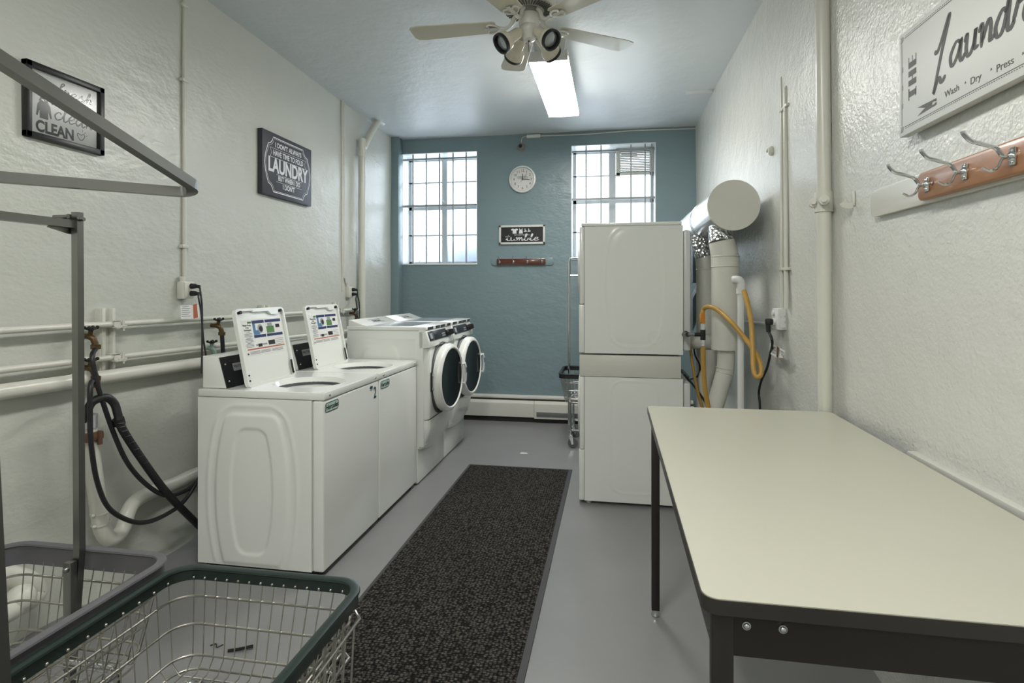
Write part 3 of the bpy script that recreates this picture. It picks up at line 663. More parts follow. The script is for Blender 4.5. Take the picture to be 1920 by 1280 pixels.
# outlets with plugs and cords
def outlet(px, py, label, plugs, cords):
    p = P(px, py, X=XL); t = thing('outlet_box', label, 'outlet', (XL, p.y, p.z))
    b = B(); b.box(XL, XL + .05, p.y - .045, p.y + .045, p.z - .055, p.z + .05, bev=.007); b.cyl((XL + .02, p.y - .02, p.z + .05), (XL + .02, p.y - .02, p.z + .08), .016); obj('box', b, M_pipe, t)
    b = B(); b.box(XL + .05, XL + .054, p.y - .038, p.y + .038, p.z - .045, p.z + .042, bev=.0015); obj('cover_plate', b, M_cream, t)
    return p
p = outlet(341, 543, 'cream outlet box with two black plugs below the left conduit', 2, None)
def plug(p, dz, tail, label):
    b = B(); a = Vector((XL + .052, p.y + .012, p.z + dz)); b.tube([a, a + Vector((.03, .004, .0))], .017, 10, radii=[1, .85]); b.tube([a + Vector((.028, .004, 0)), a + Vector((.045, .012, -.002))] + tail, .0052, 8, smooth=5)
    b.tube([a + Vector((.02, .003, 0)), a + Vector((.05, .014, -.004))], .011, 10)
    return single('power_cord', b, M_rubber, label, 'cord', a)
plug(p, .022, [P(376, 548, X=XL + .12), P(379, 580, X=XL + .13), P(379, 640, X=XL + .15), P(378, 700, X=XL + .17)], 'upper black power cord from the outlet box beside the left conduit')
plug(p, -.022, [P(372, 556, X=XL + .12), P(377, 585, X=XL + .13), P(382, 640, X=XL + .15), P(392, 700, X=XL + .17)], 'lower black power cord from the outlet box beside the left conduit')
# warning tag in a clear bag on the cord
pa = P(335, 568, X=XL + .14)
t = thing('cord_warning_tag', 'white warning tag with an orange stripe hanging on the left wall cord', 'tag', P(356, 585, X=XL + .13))
def tagquad(x0, y0, x1, y1, off=.13):
    b = B(); v = [P(x0, y0 + 2, X=XL + off), P(x1, y0, X=XL + off), P(x1 + 2, y1 - 2, X=XL + off), P(x0 + 1, y1, X=XL + off)]; b.prism(v, (.001, 0, 0)); return b
obj('paper', tagquad(338, 571, 372, 598), M_paper, t); obj('stripe', tagquad(362, 569, 369, 597, .132), M_orange, t)
b = B()
for k in range(6):
    z = 574 + k * 3.6; b.tube([P(341, z + 1, X=XL + .1318), P(354 + (k % 2) * 3, z, X=XL + .1318)], .0012, 4)
obj('fine_print', b, M_grayp, t)
p = outlet(650, 547, 'cream outlet box with two black plugs right of the farther washer lid', 2, None)
plug(p, .022, [P(671, 556, X=XL + .12), P(674, 575, X=XL + .13), P(673, 640, X=XL + .15)], 'upper black power cord behind the farther washer lid')
plug(p, -.022, [P(667, 560, X=XL + .12), P(669, 580, X=XL + .13), P(668, 640, X=XL + .15)], 'lower black power cord behind the farther washer lid')

# ================================================================ TOP-LOADING WASHERS
FX = -1.48; RX = -2.21; FS = -1.545
def barrel(u, v, a, bb, H, n=2.2, r=.045):
    w_ = a + bb * (1 - min(1.3, abs(v) / H) ** n); qx = abs(u) - w_ + r; qy = abs(v) - H + r
    return math.hypot(max(qx, 0), max(qy, 0)) + min(max(qx, qy), 0) - r
def rid(d, d0, s, A): return A * math.exp(-((d - d0) / s) ** 2)
def sstep(x): x = max(0, min(1, x)); return x * x * (3 - 2 * x)
def make_washer(Y0):
    W = .715; Y1 = Y0 + W
    t = thing('top_load_washer', '', 'washer', ((FX + RX) / 2, Y0 + W / 2, 0), 0, 'white coin laundry washers along the left wall')
    # cabinet: embossed near side sheet + plain others
    b = B(); cxm = (RX + FS) / 2 - .01; zc_ = .43
    def side(u, v):
        x = RX + (FS - RX) * u; z = .03 + .893 * v
        d = barrel(x - cxm, z - zc_, .075, .045, .33); d2 = barrel(x - cxm, z - zc_ + .015, .15, .065, .425)
        h = .010 * (1 - sstep((d2 + .012) / .022)) - .009 * (1 - sstep((d + .01) / .022)) + rid(d2, .045, .012, .005)
        m = sstep(min(u, 1 - u) / .05) * sstep(min(v, 1 - v) / .03); return Vector((x, Y0 - h * m * .8, z))
    b.grid(110, 130, side)
    b.box(RX, FS, Y0 + .012, Y1, .03, .922); obj('cabinet', b, M_white, t)
    b = B(); b.box(FS + .001, FX, Y0 + .002, Y1 - .002, .03, .922, bev=.012, seg=4); obj('front_panel', b, M_white, t)
    # top deck with round well
    hx, hy = -1.74, Y0 + .33; r = .205; zt = .965; bm_ = B(); tt = bmesh.new(); n = 48; x0, x1, y0, y1 = RX, FX + .004, Y0, Y1
    bm_.box(x0, x1, y0, y1, .924, .964, bev=.006)
    bm = bm_.bm                                          # cut: keep the rim only and add a well
    top = [f for f in bm.faces if f.normal.z > .9 and f.calc_area() > .1]
    bot = [f for f in bm.faces if f.normal.z < -.9 and f.calc_area() > .1]
    rim = [v.co.copy() for v in top[0].verts]; bmesh.ops.delete(bm, geom=top + bot, context='FACES')
    xa, xb = min(v.x for v in rim), max(v.x for v in rim); ya, yb = min(v.y for v in rim), max(v.y for v in rim)
    ci = []; oi = []
    for i in range(n):
        a_ = 2 * PI * (i + .5) / n; c_, s_ = math.cos(a_), math.sin(a_)
        ci.append(tt.verts.new((hx + r * c_, hy + r * s_, zt - .001)))
        k = min([(q - o) / d_ for q, o, d_ in ((xb if c_ > 0 else xa, hx, c_), (yb if s_ > 0 else ya, hy, s_))])
        oi.append(tt.verts.new((hx + k * c_, hy + k * s_, zt - .001)))
    for i in range(n): tt.faces.new((ci[i], ci[(i + 1) % n], oi[(i + 1) % n], oi[i]))
    for cxx, cyy in ((xa, ya), (xa, yb), (xb, ya), (xb, yb)):
        # fill the corner triangles
        near = sorted(range(n), key=lambda i: (oi[i].co - Vector((cxx, cyy, zt - .001))).length)[:2]
        cv = tt.verts.new((cxx, cyy, zt - .001)); tt.faces.new((oi[near[0]], oi[near[1]], cv))
    bmesh.ops.recalc_face_normals(tt, faces=tt.faces)
    if sum(f.normal.z for f in tt.faces) < 0: bmesh.ops.reverse_faces(tt, faces=tt.faces)
    bm_._merge(tt); bm_.lathe([(r, zt - .001), (r - .006, zt - .004), (r - .02, zt - .028), (r - .035, zt - .034)], Matrix.Translation((hx, hy, 0)), n)
    deck = obj('top_deck', bm_, M_white, t)
    b = B(); b.lathe([(r - .035, zt - .034), (r - .04, zt - .05), (r - .03, zt - .1), (r - .02, zt - .5), (0, zt - .5)], Matrix.Translation((hx, hy, 0)), 40); obj('tub', b, M_drum, t)
    b = B(); b.lathe([(r - .012, zt - .026), (r - .034, zt - .032), (r - .05, zt - .06), (r - .055, zt - .06)], Matrix.Translation((hx, hy, 0)), 40); obj('tub_ring', b, M_dark, t)
    b = B(); b.lathe([(.03, zt - .5), (.03, zt - .2), (.02, zt - .17), (0, zt - .165)], Matrix.Translation((hx, hy, 0)), 20); obj('agitator', b, M_white2, t)
    for yy in (Y0 + .06, Y0 + W - .06):
        b = B(); b.sphere((FX + .006, yy, .944), .007, 10, (.5, 1, 1)); obj('deck_screw', b, M_chrome, t)
    # console
    b = B(); b.prism([(RX + .005, Y0 + .03, .966), (-2.062, Y0 + .03, .966), (-2.11, Y0 + .03, 1.135), (RX + .005, Y0 + .03, 1.14)], (0, W - .06, 0), bev=.004); con = obj('console', b, M_white, t)
    b = B()
    e = Vector((-.048, 0, .169)).normalized(); q = FR((-2.0585, Y0 + .03, .966), (0, 1, 0), e)
    b.box(0, W - .36, .002, .172, 0, .002, m=q); b.box(W - .355, W - .06, .002, .172, 0, .002, m=q); face = obj('control_face', b, M_conblk, con)
    b = B(); b.box(.09, .20, .085, .128, .002, .004, m=q); obj('badge', b, M_silver, face)
    b = B(); b.text('MAYTAG', .026, q @ Matrix.Translation((.145, .107, .0042)), xs=1.0); obj('badge_lettering', b, M_print, face)
    for x, y in ((.03, .13), (.03, .035), (W - .33, .13), (W - .33, .035)):
        b = B(); b.sphere(q @ Vector((x, y, .003)), .0055, 8); obj('console_screw', b, M_chrome, con)
    # lid, standing open
    ang = Vector((-.085, 0, .41)).normalized(); q = FR((-1.965, Y0 + .075, .968), (0, 1, 0), ang); LW = .46; LH = .425
    b = B(); poly = [(p.x, p.y) for p in rrect(0, LW, 0, LH, .022, 0)]
    b.prism([q @ Vector((x, y, -.012)) for x, y in poly], q.to_3x3() @ Vector((0, 0, .010)))
    b.tube([q @ Vector((x, y, .002)) for x, y in poly], 0, prof=sq(.014, .022), closed=True, up=q.to_3x3() @ Vector((0, 0, 1)))
    b.prism([q @ Vector((x, y, 0)) for x, y in [(.15, LH), (.15, LH - .014), (.30, LH - .014), (.325, LH - .034), (.395, LH - .034), (.405, LH)]], q.to_3x3() @ Vector((0, 0, .014)))
    lid = obj('lid', b, M_white, t)
    b = B()
    for x, y in ((.035, LH - .014), (LW - .035, LH - .014)): b.cyl(q @ Vector((x, y, 0)), q @ Vector((x, y, .02)), .0095, n=14)
    for x, y in ((.012, .03), (.012, .06), (LW - .012, .02)): b.cyl(q @ Vector((x, y, .008)), q @ Vector((x, y, .016)), .005, n=10)
    b.box(LW - .02, LW - .010, .02, .10, .008, .015, m=q); obj('lid_bumper', b, M_black, lid)
    # instruction label on the lid
    lx, ly = .045, .165
    def lb(x0, x1, y0, y1, m, nm, z=.001): k = B(); k.box(x0, x1, y0, y1, -.002, z, m=q); return obj(nm, k, m, lid)
    lb(lx, LW - .03, ly, ly + .205, M_paper, 'instruction_label', -.0005)
    k = B()
    for x0, x1, y0, y1 in ((.14, .255, .345, .362), (.265, LW - .035, .345, .362), (.14, .255, .262, .278), (.265, LW - .035, .262, .278)): k.box(x0, x1, y0, y1, -.002, .0004, m=q)
    obj('label_headings', k, M_navy, lid)
    k = B(); k.box(.142, .165, .28, .345, -.002, .0003, m=q); k.box(.165, .20, .28, .305, -.002, .0003, m=q); obj('label_blue_art', k, M_lblue, lid)
    k = B(); k.box(.27, .345, .282, .322, -.002, .0003, m=q); obj('label_green_art', k, M_lgreen, lid); k = B()
    for z_ in range(3): k.sphere(q @ Vector((.105 + z_ * .011, .352, .0002)), .007, 8, (.1, 1, 1))
    obj('label_emblem', k, M_lgreen, lid)
    k = B(); k.cyl(q @ Vector((.21, .312, -.001)), q @ Vector((.21, .312, .0006)), .026, n=20); k.box(.285, .33, .322, .342, -.002, .0003, m=q); k.box(.145, .25, .215, .225, -.002, .0003, m=q); obj('label_grey_art', k, M_lgray, lid)
    k = B(); k.cyl(q @ Vector((.214, .31, -.001)), q @ Vector((.214, .31, .0010)), .017, n=18); k.box(.365, .405, .31, .33, -.002, .0006, m=q); k.box(.165, .20, .208, .226, -.002, .0008, m=q); k.box(.265, .33, .212, .238, -.002, .0008, m=q); k.prism([q @ Vector((x, y, .0006)) for x, y in ((.052, .172), (.066, .172), (.059, .184))], q.to_3x3() @ Vector((0, 0, .0006)))
    for yy in (.185, .179, .173):
        for x0, x1 in ((.08, .17), (.18, .27), (.29, .40)): k.box(x0, x1, yy, yy + .0016, -.002, .0006, m=q)
    for i_ in range(12):
        yy = .295 - i_ * .0075; wd_ = .035 if i_ % 4 else .018; k.box(.09 - wd_, .09 + wd_, yy, yy + .0018, -.002, .0006, m=q)
    for i_ in range(4): k.box(.34, .42, .208 + i_ * .011, .2095 + i_ * .011, -.002, .0006, m=q)
    for i_, s_ in enumerate(('Please Keep', 'it to', 'Detergent')): k.text(s_, .015, q @ Matrix.Translation((.09, .338 - i_ * .014, .0003)))
    obj('label_print', k, M_print, lid)
    lb(.06, LW - .035, .196, .203, M_orange, 'label_orange_line', .0004)
    b = B()
    for x in (RX + .05, FX - .05):
        for y in (Y0 + .06, Y1 - .06): b.cyl((x, y, 0), (x, y, .035), .022)
    b.box(RX + .03, FX - .05, Y0 + .03, Y1 - .03, .008, .03); obj('foot', b, M_black, t)
    # maker's sticker on the front panel
    q = FR((FX + .0006, Y0, 0), (0, 1, 0), (0, 0, 1)); cy_ = .092; k = B(); pl = rrect(cy_ - .076, cy_ + .076, .855, .908, .018, 0)
    k.prism([q @ Vector((p.x, p.y, 0)) for p in pl], (.0006, 0, 0)); st = obj('maker_sticker', k, M_tealp, t)
    k = B(); k.ribbon([(p.x, p.y) for p in rrect(cy_ - .073, cy_ + .073, .858, .905, .017, 0)], .0035, q @ Matrix.Translation((0, 0, .0008)), smooth=0, closed=True, taper=False)
    k.text('Hercules', .038, q @ Matrix.Translation((cy_, .881, .0008)), shear=.2, bold=.0009); obj('sticker_lettering', k, M_print, st)
    return t
def number_decal(parent, Y0, digit, ypos):
    q = FR((FX + .0006, Y0, 0), (0, 1, 0), (0, 0, 1)); k = B()
    k.text(digit, .10, q @ Matrix.Translation((ypos, .850, .0006)), xs=.8, bold=.002); k.box(ypos - .075, ypos - .035, .885, .902, 0, .0008, m=q); k.box(ypos - .070, ypos - .04, .876, .880, 0, .0008, m=q)
    obj('number_decal', k, M_teal, parent)
wy1 = 2.77; w1 = make_washer(wy1)
w1['label'] = 'nearer white top loading washer with its lid open and embossed side panel'
w2 = copy_thing(w1, w1.location + Vector((0, .725, 0)), label='farther white top loading washer with its lid open, between near washer and front loader')
number_decal(w1, wy1, '2', .655); number_decal(w2, wy1, '3', .655)

# ================================================================ FRONT-LOADING WASHERS
def make_front(Y0):
    W = .69; Y1 = Y0 + W; yc = Y0 + .34; zc_ = .785
    t = thing('front_load_washer', '', 'washer', (-1.72, Y0 + W / 2, 0), 0, 'white front loading washers near the back wall')
    BX = -2.06; F = -1.40
    b = B(); b.box(BX, F - .03, Y0, Y1, .29, 1.185, bev=.01)
    def fr(u, v):                                        # bowed front sheet
        y = Y0 + W * u; z = .50 + .55 * v; e = min(u, 1 - u) * W; rr = .06; h = F - (rr - math.sqrt(max(0, rr * rr - max(0, rr - e) ** 2)))
        h += .012 * math.sin(PI * v); return Vector((h, y, z))
    b.grid(40, 12, fr)
    def sd(u, v):
        x = BX + .06 + (-1.50 - BX - .06) * u; z = .34 + .78 * v; d = barrel(x - (BX - 1.5) / 2, z - .72, .13, .03, .33); return Vector((x, Y0 - .0015 - .006 * (1 - sstep((d + .01) / .03)) * sstep(min(u, 1 - u) / .05), z))
    b.grid(60, 60, sd); body = obj('cabinet', b, M_white, t)
    b = B(); b.prism([(F - .07, Y0, 1.20), (F - .015, Y0, 1.185), (F + .012, Y0, 1.10), (F + .014, Y0, 1.055), (F - .07, Y0, 1.045)], (0, W, 0), bev=.006); obj('fascia', b, M_white, t)
    b = B(); b.box(BX + .0, F - .01, Y0, Y1, 1.185, 1.215, bev=.007); obj('top_panel', b, M_white, t)
    b = B(); b.box(BX + .08, F - .14, Y0 + .06, Y1 - .06, 1.215, 1.2165); obj('glossy_inset', b, mat('glossy_pale_inset', (196, 204, 210), .1, coat=.5), t)
    e = Vector((-.027, 0, .085)).normalized(); q = FR((F + .0135, Y0, 1.10), (0, 1, 0), e)
    for x0, x1 in ((.03, .14), (.155, .50)):
        k = B(); k.box(x0, x1, .003, .078, 0, .003, bev=.001, m=q); obj('control_panel', k, M_conblk, t)
    k = B(); k.box(.055, .115, .018, .062, .003, .0045, m=q); obj('coin_plate', k, M_lgray, t)
    k = B(); k.cyl(q @ Vector((.565, .035, 0)), q @ Vector((.565, .035, .05)), .028, .022, n=20); k.box(.50, .62, .008, .06, 0, .012, bev=.004, m=q); obj('knob', k, M_black, t)
    k = B(); k.box(.36, .45, .035, .046, .003, .0042, m=q); k.box(.36, .45, .018, .028, .003, .0042, m=q); obj('display', k, M_silver, t)
    q = FR((F - .009, Y0, 1.19), (0, 1, 0), (0, 0, 1))
    for x0, x1 in ((.04, .17), (.24, .35), (.37, .50), (.56, .66)):
        k = B(); k.box(x0, x1, .000, .020, 0, .001, m=q); obj('top_strip_label', k, M_conblk, t)
    # lower panel and pedestal
    b = B(); 
    def lp(u, v):
        y = Y0 + .004 + (W - .008) * u; z = .275 + .22 * v; e = min(u, 1 - u) * W; rr = .05
        x = F + .006 - (rr - math.sqrt(max(0, rr * rr - max(0, rr - e) ** 2))) - .06 * (1 - math.sin(min(1, v * 1.15 + .05) * PI / 2)) 
        return Vector((x, y, z - .035 * math.sin(PI * u) * (1 - v)+ .02*math.sin(PI*u)*v*0))
    b.grid(36, 16, lp); b.box(BX + .02, F - .065, Y0 + .004, Y1 - .004, .28, .495); obj('lower_panel', b, M_white, t)
    b = B(); b.box(BX + .02, -1.478, Y0 + .002, Y1 - .002, .012, .285, bev=.004); obj('pedestal', b, M_white, t)
    b = B(); b.box(BX + .06, -1.50, Y0 + .03, Y1 - .03, 0, .014); obj('foot', b, M_black, t)
    # porthole recess
    ax = FR((F + .006, yc, zc_), (0, 1, 0), (0, 0, 1))
    b = B(); b.lathe([(.285, -.04), (.292, .004), (.286, .010), (.262, .0), (.21, -.03)], ax, 64); obj('door_recess', b, M_dark, t)
    b = B(); b.lathe([(.215, -.03), (.21, -.2), (0, -.34)], ax, 40); obj('drum', b, M_drum, t)
    # door, slightly ajar, hinged on the near side
    hin = Matrix.Translation((F + .008, yc - .285, zc_)) @ Matrix.Rotation(R(-5), 4, 'Z')
    dq = hin @ FR((.03, .285, 0), (0, 1, 0), (0, 0, 1))
    b = B(); b.lathe([(.274, -.02), (.276, .01), (.271, .03), (.256, .043), (.242, .045), (.234, .038), (.232, .02), (.24, -.02)], dq, 64); door = obj('door', b, M_white, t)
    b = B(); b.lathe([(0, .018), (.10, .022), (.20, .032), (.234, .036), (.232, .028), (.20, .0), (.15, -.05), (0, -.07)], dq, 56); obj('door_glass', b, M_glass_d, door)
    b = B(); b.tube([dq @ Vector((.235, -.085, .035)), dq @ Vector((.240, -.085, .062)), dq @ Vector((.246, -.06, .066)), dq @ Vector((.250, .0, .068)), dq @ Vector((.246, .06, .066)), dq @ Vector((.240, .085, .062)), dq @ Vector((.235, .085, .035))], 0, prof=sq(.022, .014), up=dq.to_3x3() @ Vector((0, 0, 1)))
    obj('door_handle', b, M_white2, door)
    k = B(); k.box(.240, .258, .005, .05, .0735, .0755, m=dq); obj('handle_sticker', k, M_teal, door)
    b = B(); hq = FR((F + .012, yc - .285, zc_), (0, 1, 0), (0, 0, 1)); b.box(-.012, .012, -.075, .075, 0, .010, m=hq); hg = obj('hinge', b, M_black, t)
    b = B(); b.box(-.006, .016, -.06, -.045, .008, .018, m=hq); b.box(-.006, .016, .045, .06, .008, .018, m=hq); obj('hinge_pin', b, M_chrome, hg)
    # coin box ridge at the back of the top
    b = B(); b.prism([(BX + .005, Y0 + .02, 1.215), (BX + .16, Y0 + .02, 1.215), (BX + .13, Y0 + .02, 1.222), (BX + .02, Y0 + .02, 1.262), (BX + .005, Y0 + .02, 1.262)], (0, W - .04, 0), bev=.003); rd = obj('rear_console', b, M_white, t)
    sl = Vector((-.11, 0, .04)).normalized(); q = FR((BX + .132, Y0, 1.2225), (0, 1, 0), sl)
    k = B(); k.text('Hercules', .042, q @ Matrix.Translation((W * .55, .05, .0006))); k.box(W * .38, W * .72, .025, .028, 0, .001, m=q); k.box(W * .38, W * .72, .075, .078, 0, .001, m=q); obj('console_lettering', k, M_print, rd)
    return t
f1 = make_front(4.225); f1['label'] = 'nearer white front loading washer with round dark door beside the top loaders'
f2 = copy_thing(f1, f1.location + Vector((0, .70, 0)), label='farthest white front loading washer, nearest the blue wall')

# ================================================================ STACKED DRYERS
DX0, DX1, DY0, DY1 = -.20, .468, 4.07, 4.765
def dryer(zb, zt, label, top, kick):
    t = thing('stacked_dryer', label, 'dryer', ((DX0 + DX1) / 2, (DY0 + DY1) / 2, zb), 0, 'stacked white dryers')
    H = zt - zb; b = B(); cxm = (DX0 + DX1) / 2 + .01; zc_ = zb + H * .53
    def side(u, v):
        x = DX0 + (DX1 - DX0) * u; z = zb + .01 + (H - .01) * v
        d = barrel(x - cxm, z - zc_, .115 if top else .12, .05 if top else .005, H * .42 if top else H * .40, 2.2 if top else 8); 
        h = .004 * (1 - sstep((d + .02) / .06)) + rid(d, .04, .010, .0028) - rid(d, -.08, .03, .0015)
        m = sstep(min(u, 1 - u) / .05) * sstep(min(v, 1 - v) / .03)
        k = math.hypot(x - (cxm + .14), z - (zb + .13)); h += rid(k, .047, .004, .0025) if top else 0
        return Vector((x, DY0 - h * m * .7, z))
    b.grid(110, 120, side); b.box(DX0, DX1, DY0 + .008, DY1, zb + .01, zt, bev=.003); obj('cabinet', b, M_white, t)
    # front skins facing the aisle
    kz = zb + (.35 if top else .365)
    b = B(); b.box(DX0 - .034, DX0 - .001, DY0 - .002, DY1 + .002, kz + .004, zt - (.0 if top else 0), bev=.008); fs = obj('front_panel', b, M_white, t)
    b = B(); b.box(DX0 - .038, DX0 - .001, DY0 - .002, DY1 + .002, zb + .012, kz, bev=.006); obj('lower_front_panel', b, M_white, t)
    ax = FR((DX0 - .034, (DY0 + DY1) / 2, kz + .26), (0, -1, 0), (0, 0, 1))
    b = B(); b.lathe([(.23, 0), (.235, .012), (.225, .02), (.18, .022), (.17, .012), (0, .006)], ax, 48); dr = obj('door', b, M_white2, t)
    b = B(); b.lathe([(0, .013), (.168, .013), (.168, .008), (0, .007)], ax, 40); obj('door_glass', b, M_glass_d, dr)
    b = B(); b.prism([(DX1 + .001, DY0 + .03, zb + .03), (DX1 + .001, DY1 - .03, zb + .03), (DX1 + .001, DY1 - .03, zt - .03), (DX1 + .001, DY0 + .03, zt - .03)], (.056, 0, 0), bev=.02); obj('rear_cover', b, M_white2, t)
    if top:
        b = B(); b.box(DX0 - .022, DX1 - .008, DY0 - .004, DY1, zt + .001, zt + .024, bev=.005); obj('top_panel', b, M_white, t)
    else:
        b = B()
        for x in (DX0 + .03, DX1 - .05):
            for y in (DY0 + .04, DY1 - .05): b.cyl((x, y, 0), (x, y, .03), .018, n=14)
        obj('foot', b, M_white2, t)
    return t
dryer(0.012, .89, 'lower white dryer of the stack, standing on the floor beside the table', False, .36)
t = thing('stacking_spacer', 'plain white spacer box between the upper and lower dryers', 'spacer', (.12, 4.4, .893))
b = B(); b.box(DX0 - .034, DX1 - .012, DY0 + .003, DY1, .893, 1.043, bev=.003); obj('box', b, M_cream, t)
b = B(); b.box(DX0 - .036, DX0 - .030, DY0 + .02, DY1 - .02, .905, 1.03, bev=.002); obj('face_plate', b, M_cream, t)
dryer(1.046, 1.942, 'upper white dryer of the stack with embossed side panel', True, .35)

# ================================================================ VENTS AND GAS LINE BEHIND THE DRYERS
c = P(1376, 384, Y=3.78); r = 47.5 / FPX * (-c.x * math.sin(YAW) + c.y * math.cos(YAW)); cx, cz = c.x, c.z
t = thing('exhaust_duct', 'large round silver exhaust duct with a flat cream end cap by the right wall', 'duct', (cx, 3.78, cz))
b = B(); b.cyl((cx, 3.785, cz), (cx, 3.80, cz), r, n=64); b.cyl((cx, 3.80, cz), (cx, 3.83, cz), r * .985, n=64); obj('end_cap', b, M_duct, t)
b = B(); b.cyl((cx, 3.83, cz), (cx - .03, YB - .002, cz), r * .965, n=64, cap=False)
for y in (4.55, 4.6, 5.6): b.lathe([(r * .965, -.006), (r * .985, 0), (r * .965, .006)], FR((cx - .03 * (y - 3.83) / 2.67, y, cz), (1, 0, 0), (0, 0, 1)), 48)
obj('sleeve', b, M_galv, t)
def vent(px_top, py_top, Y, dpx, pts, label, r0, r1):
    pass
# nearer riser
t = thing('vent_riser', 'thicker cream dryer vent pipe rising to the round duct, nearest the wall', 'vent pipe', P(1355, 760, Y=3.95))
y = 3.95; S = lambda px, py, yy=y: P(px, py, Y=yy)
b = B(); rr = 24.5 / FPX * 3.86 
b.cyl(S(1360, 655), S(1360, 492), rr, n=32); b.cyl(S(1360, 500), S(1359, 478), rr * 1.01, rr * .99, n=32); b.cyl(S(1359, 480), S(1353, 452), rr * .98, rr * .93, n=32)
for py in (500, 481): b.lathe([(rr * .99, -.004), (rr * 1.06, 0), (rr * .99, .004)], Matrix.Translation(S(1360, py)), 32)
obj('wide_pipe', b, M_duct, t)
b = B(); b.cyl(S(1353, 455), S(1350, 424, 3.98), rr * .93, rr * .8, n=40); obj('foil_collar', b, M_foil, t)
b = B(); b.tube([S(1361, 650), S(1361, 676), S(1358, 700), S(1347, 740), S(1335, 785), S(1325, 900)], rr * .63, 28, smooth=5); obj('lower_elbow', b, M_duct, t)
for py, a in ((690, 10), (698, 14)):
    k = B(); k.lathe([(rr * .64, -.003), (rr * .68, 0), (rr * .64, .003)], Matrix.Translation(S(1359, py)) @ Matrix.Rotation(R(a), 4, 'Y'), 28); obj('joint_band', k, M_duct, t)
# farther riser
t = thing('vent_riser', 'thinner cream dryer vent pipe in shadow behind the thick one', 'vent pipe', P(1322, 760, Y=4.5))
y = 4.5; rr2 = 15.5 / FPX * 4.4; b = B()
b.cyl(P(1322, 900, Y=y), P(1322, 505, Y=y), rr2, n=28); b.cyl(P(1322, 507, Y=y), P(1319, 480, Y=y), rr2, rr2 * .95, n=28); b.lathe([(rr2, -.004), (rr2 * 1.06, 0), (rr2, .004)], Matrix.Translation(P(1322, 505, Y=y)), 28); obj('wide_pipe', b, M_duct, t)
b = B(); b.cyl(P(1319, 482, Y=y), P(1308, 440, Y=y), rr2 * .96, rr2 * 1.0, n=36); obj('foil_collar', b, M_foil, t)
b = B(); b.tube([P(1280, 640, Y=4.3), P(1318, 640, Y=4.3), P(1328, 641, Y=4.3)], .052, 24); obj('side_branch', b, M_duct, t)
b = B(); b.cyl(P(1328, 641, Y=4.3) , P(1335, 642, Y=4.3), .053, .048, n=24); obj('branch_end', b, M_duct, t)
b = B(); b.tube([P(1332, 655, Y=4.3), P(1330, 690, Y=4.3), P(1320, 730, Y=4.3), P(1316, 900, Y=4.3)], .05, 20, smooth=5); single('vent_elbow', b, M_duct, 'cream flexible vent pipe low behind the gas hose', 'vent pipe', P(1320, 730, Y=4.3))
# white plastic standpipe
pb = P(1389, 765, Y=3.72); b = B(); x = pb.x; b.cyl((x, 3.72, 0), (x, 3.72, P(1389, 545, Y=3.72).z), .0195, n=20); zt_ = P(1389, 540, Y=3.72).z
b.tube([(x, 3.72, zt_ - .03), (x, 3.72, zt_ + .03), (x - .015, 3.72, zt_ + .05), (x - .04, 3.74, zt_ + .052)], .025, 18, smooth=5); b.cyl((x, 3.72, zt_ - .035), (x, 3.72, zt_ + .0), .0275, n=20)
single('plastic_standpipe', b, M_white2, 'white plastic pipe with an elbow top standing beside the vent pipes', 'pipe', (x, 3.72, 0))
# gas tee
t = thing('gas_fitting', 'black iron gas tee fitting behind the dryer stack', 'fitting', P(1320, 627, Y=3.95)); G = lambda px, py, yy=3.9: P(px, py, Y=yy)
b = B(); b.cyl(G(1302, 627), G(1322, 627), .013, n=14); b.cyl(G(1318, 637), G(1318, 618), .017, n=14); b.cyl(G(1283, 627, 4.05), G(1290, 627), .017, n=12); b.box(G(1285, 627, 4.0).x - .006, G(1285, 627, 4.0).x + .012, 3.98, 4.02, G(1285, 631, 4.0).z, G(1285, 620, 4.0).z, bev=.003); obj('tee', b, M_black, t)
b = B(); b.cyl(G(1290, 627), G(1302, 627), .012, n=6); b.cyl(G(1318, 648), G(1318, 637), .014, n=6); b.cyl(G(1318, 618), G(1318, 607), .014, n=6); obj('nut', b, M_chrome, t)
b = B(); b.cyl(G(1318, 606), G(1317, 586), .016, n=10); b.box(G(1312, 600).x, G(1316, 600).x, 3.88, 3.92, G(1312, 604).z, G(1312, 588).z, bev=.003); obj('orange_valve', b, mat('orange_valve_tag', (206, 134, 44), .45), t)
b = B(); b.tube([G(1317, 590), G(1320, 578), G(1332, 575, 3.82), G(1350, 584, 3.76), G(1372, 605, 3.66), G(1395, 632, 3.60), G(1414, 658, 3.52), G(1426, 684, 3.46), G(1426, 702, 3.44), G(1418, 706, 3.44), G(1413, 690, 3.46), G(1411, 650, 3.5), G(1409, 610, 3.54), G(1402, 570, 3.58), G(1395, 545, 3.63)], .0145, 14, smooth=7)
single('gas_hose', b, M_yellow, 'yellow gas hose looping over the vent pipe and down the right wall', 'hose', G(1318, 590))
b = B(); b.tube([G(1318, 650), G(1319, 690), G(1322, 730), G(1330, 775), G(1345, 860)], .0155, 14, smooth=6); single('gas_hose', b, M_yellow, 'yellow gas hose dropping straight below the black tee fitting', 'hose', G(1318, 650))
b = B(); b.tube([P(1294, 650, Y=4.2), P(1298, 680, Y=4.2), P(1305, 720, Y=4.2), P(1314, 755, Y=4.2), P(1335, 820, Y=4.2)], .010, 12, smooth=6); single('gas_hose', b, M_yellow, 'thin dull yellow gas hose closest to the dryer stack', 'hose', P(1294, 650, Y=4.2))
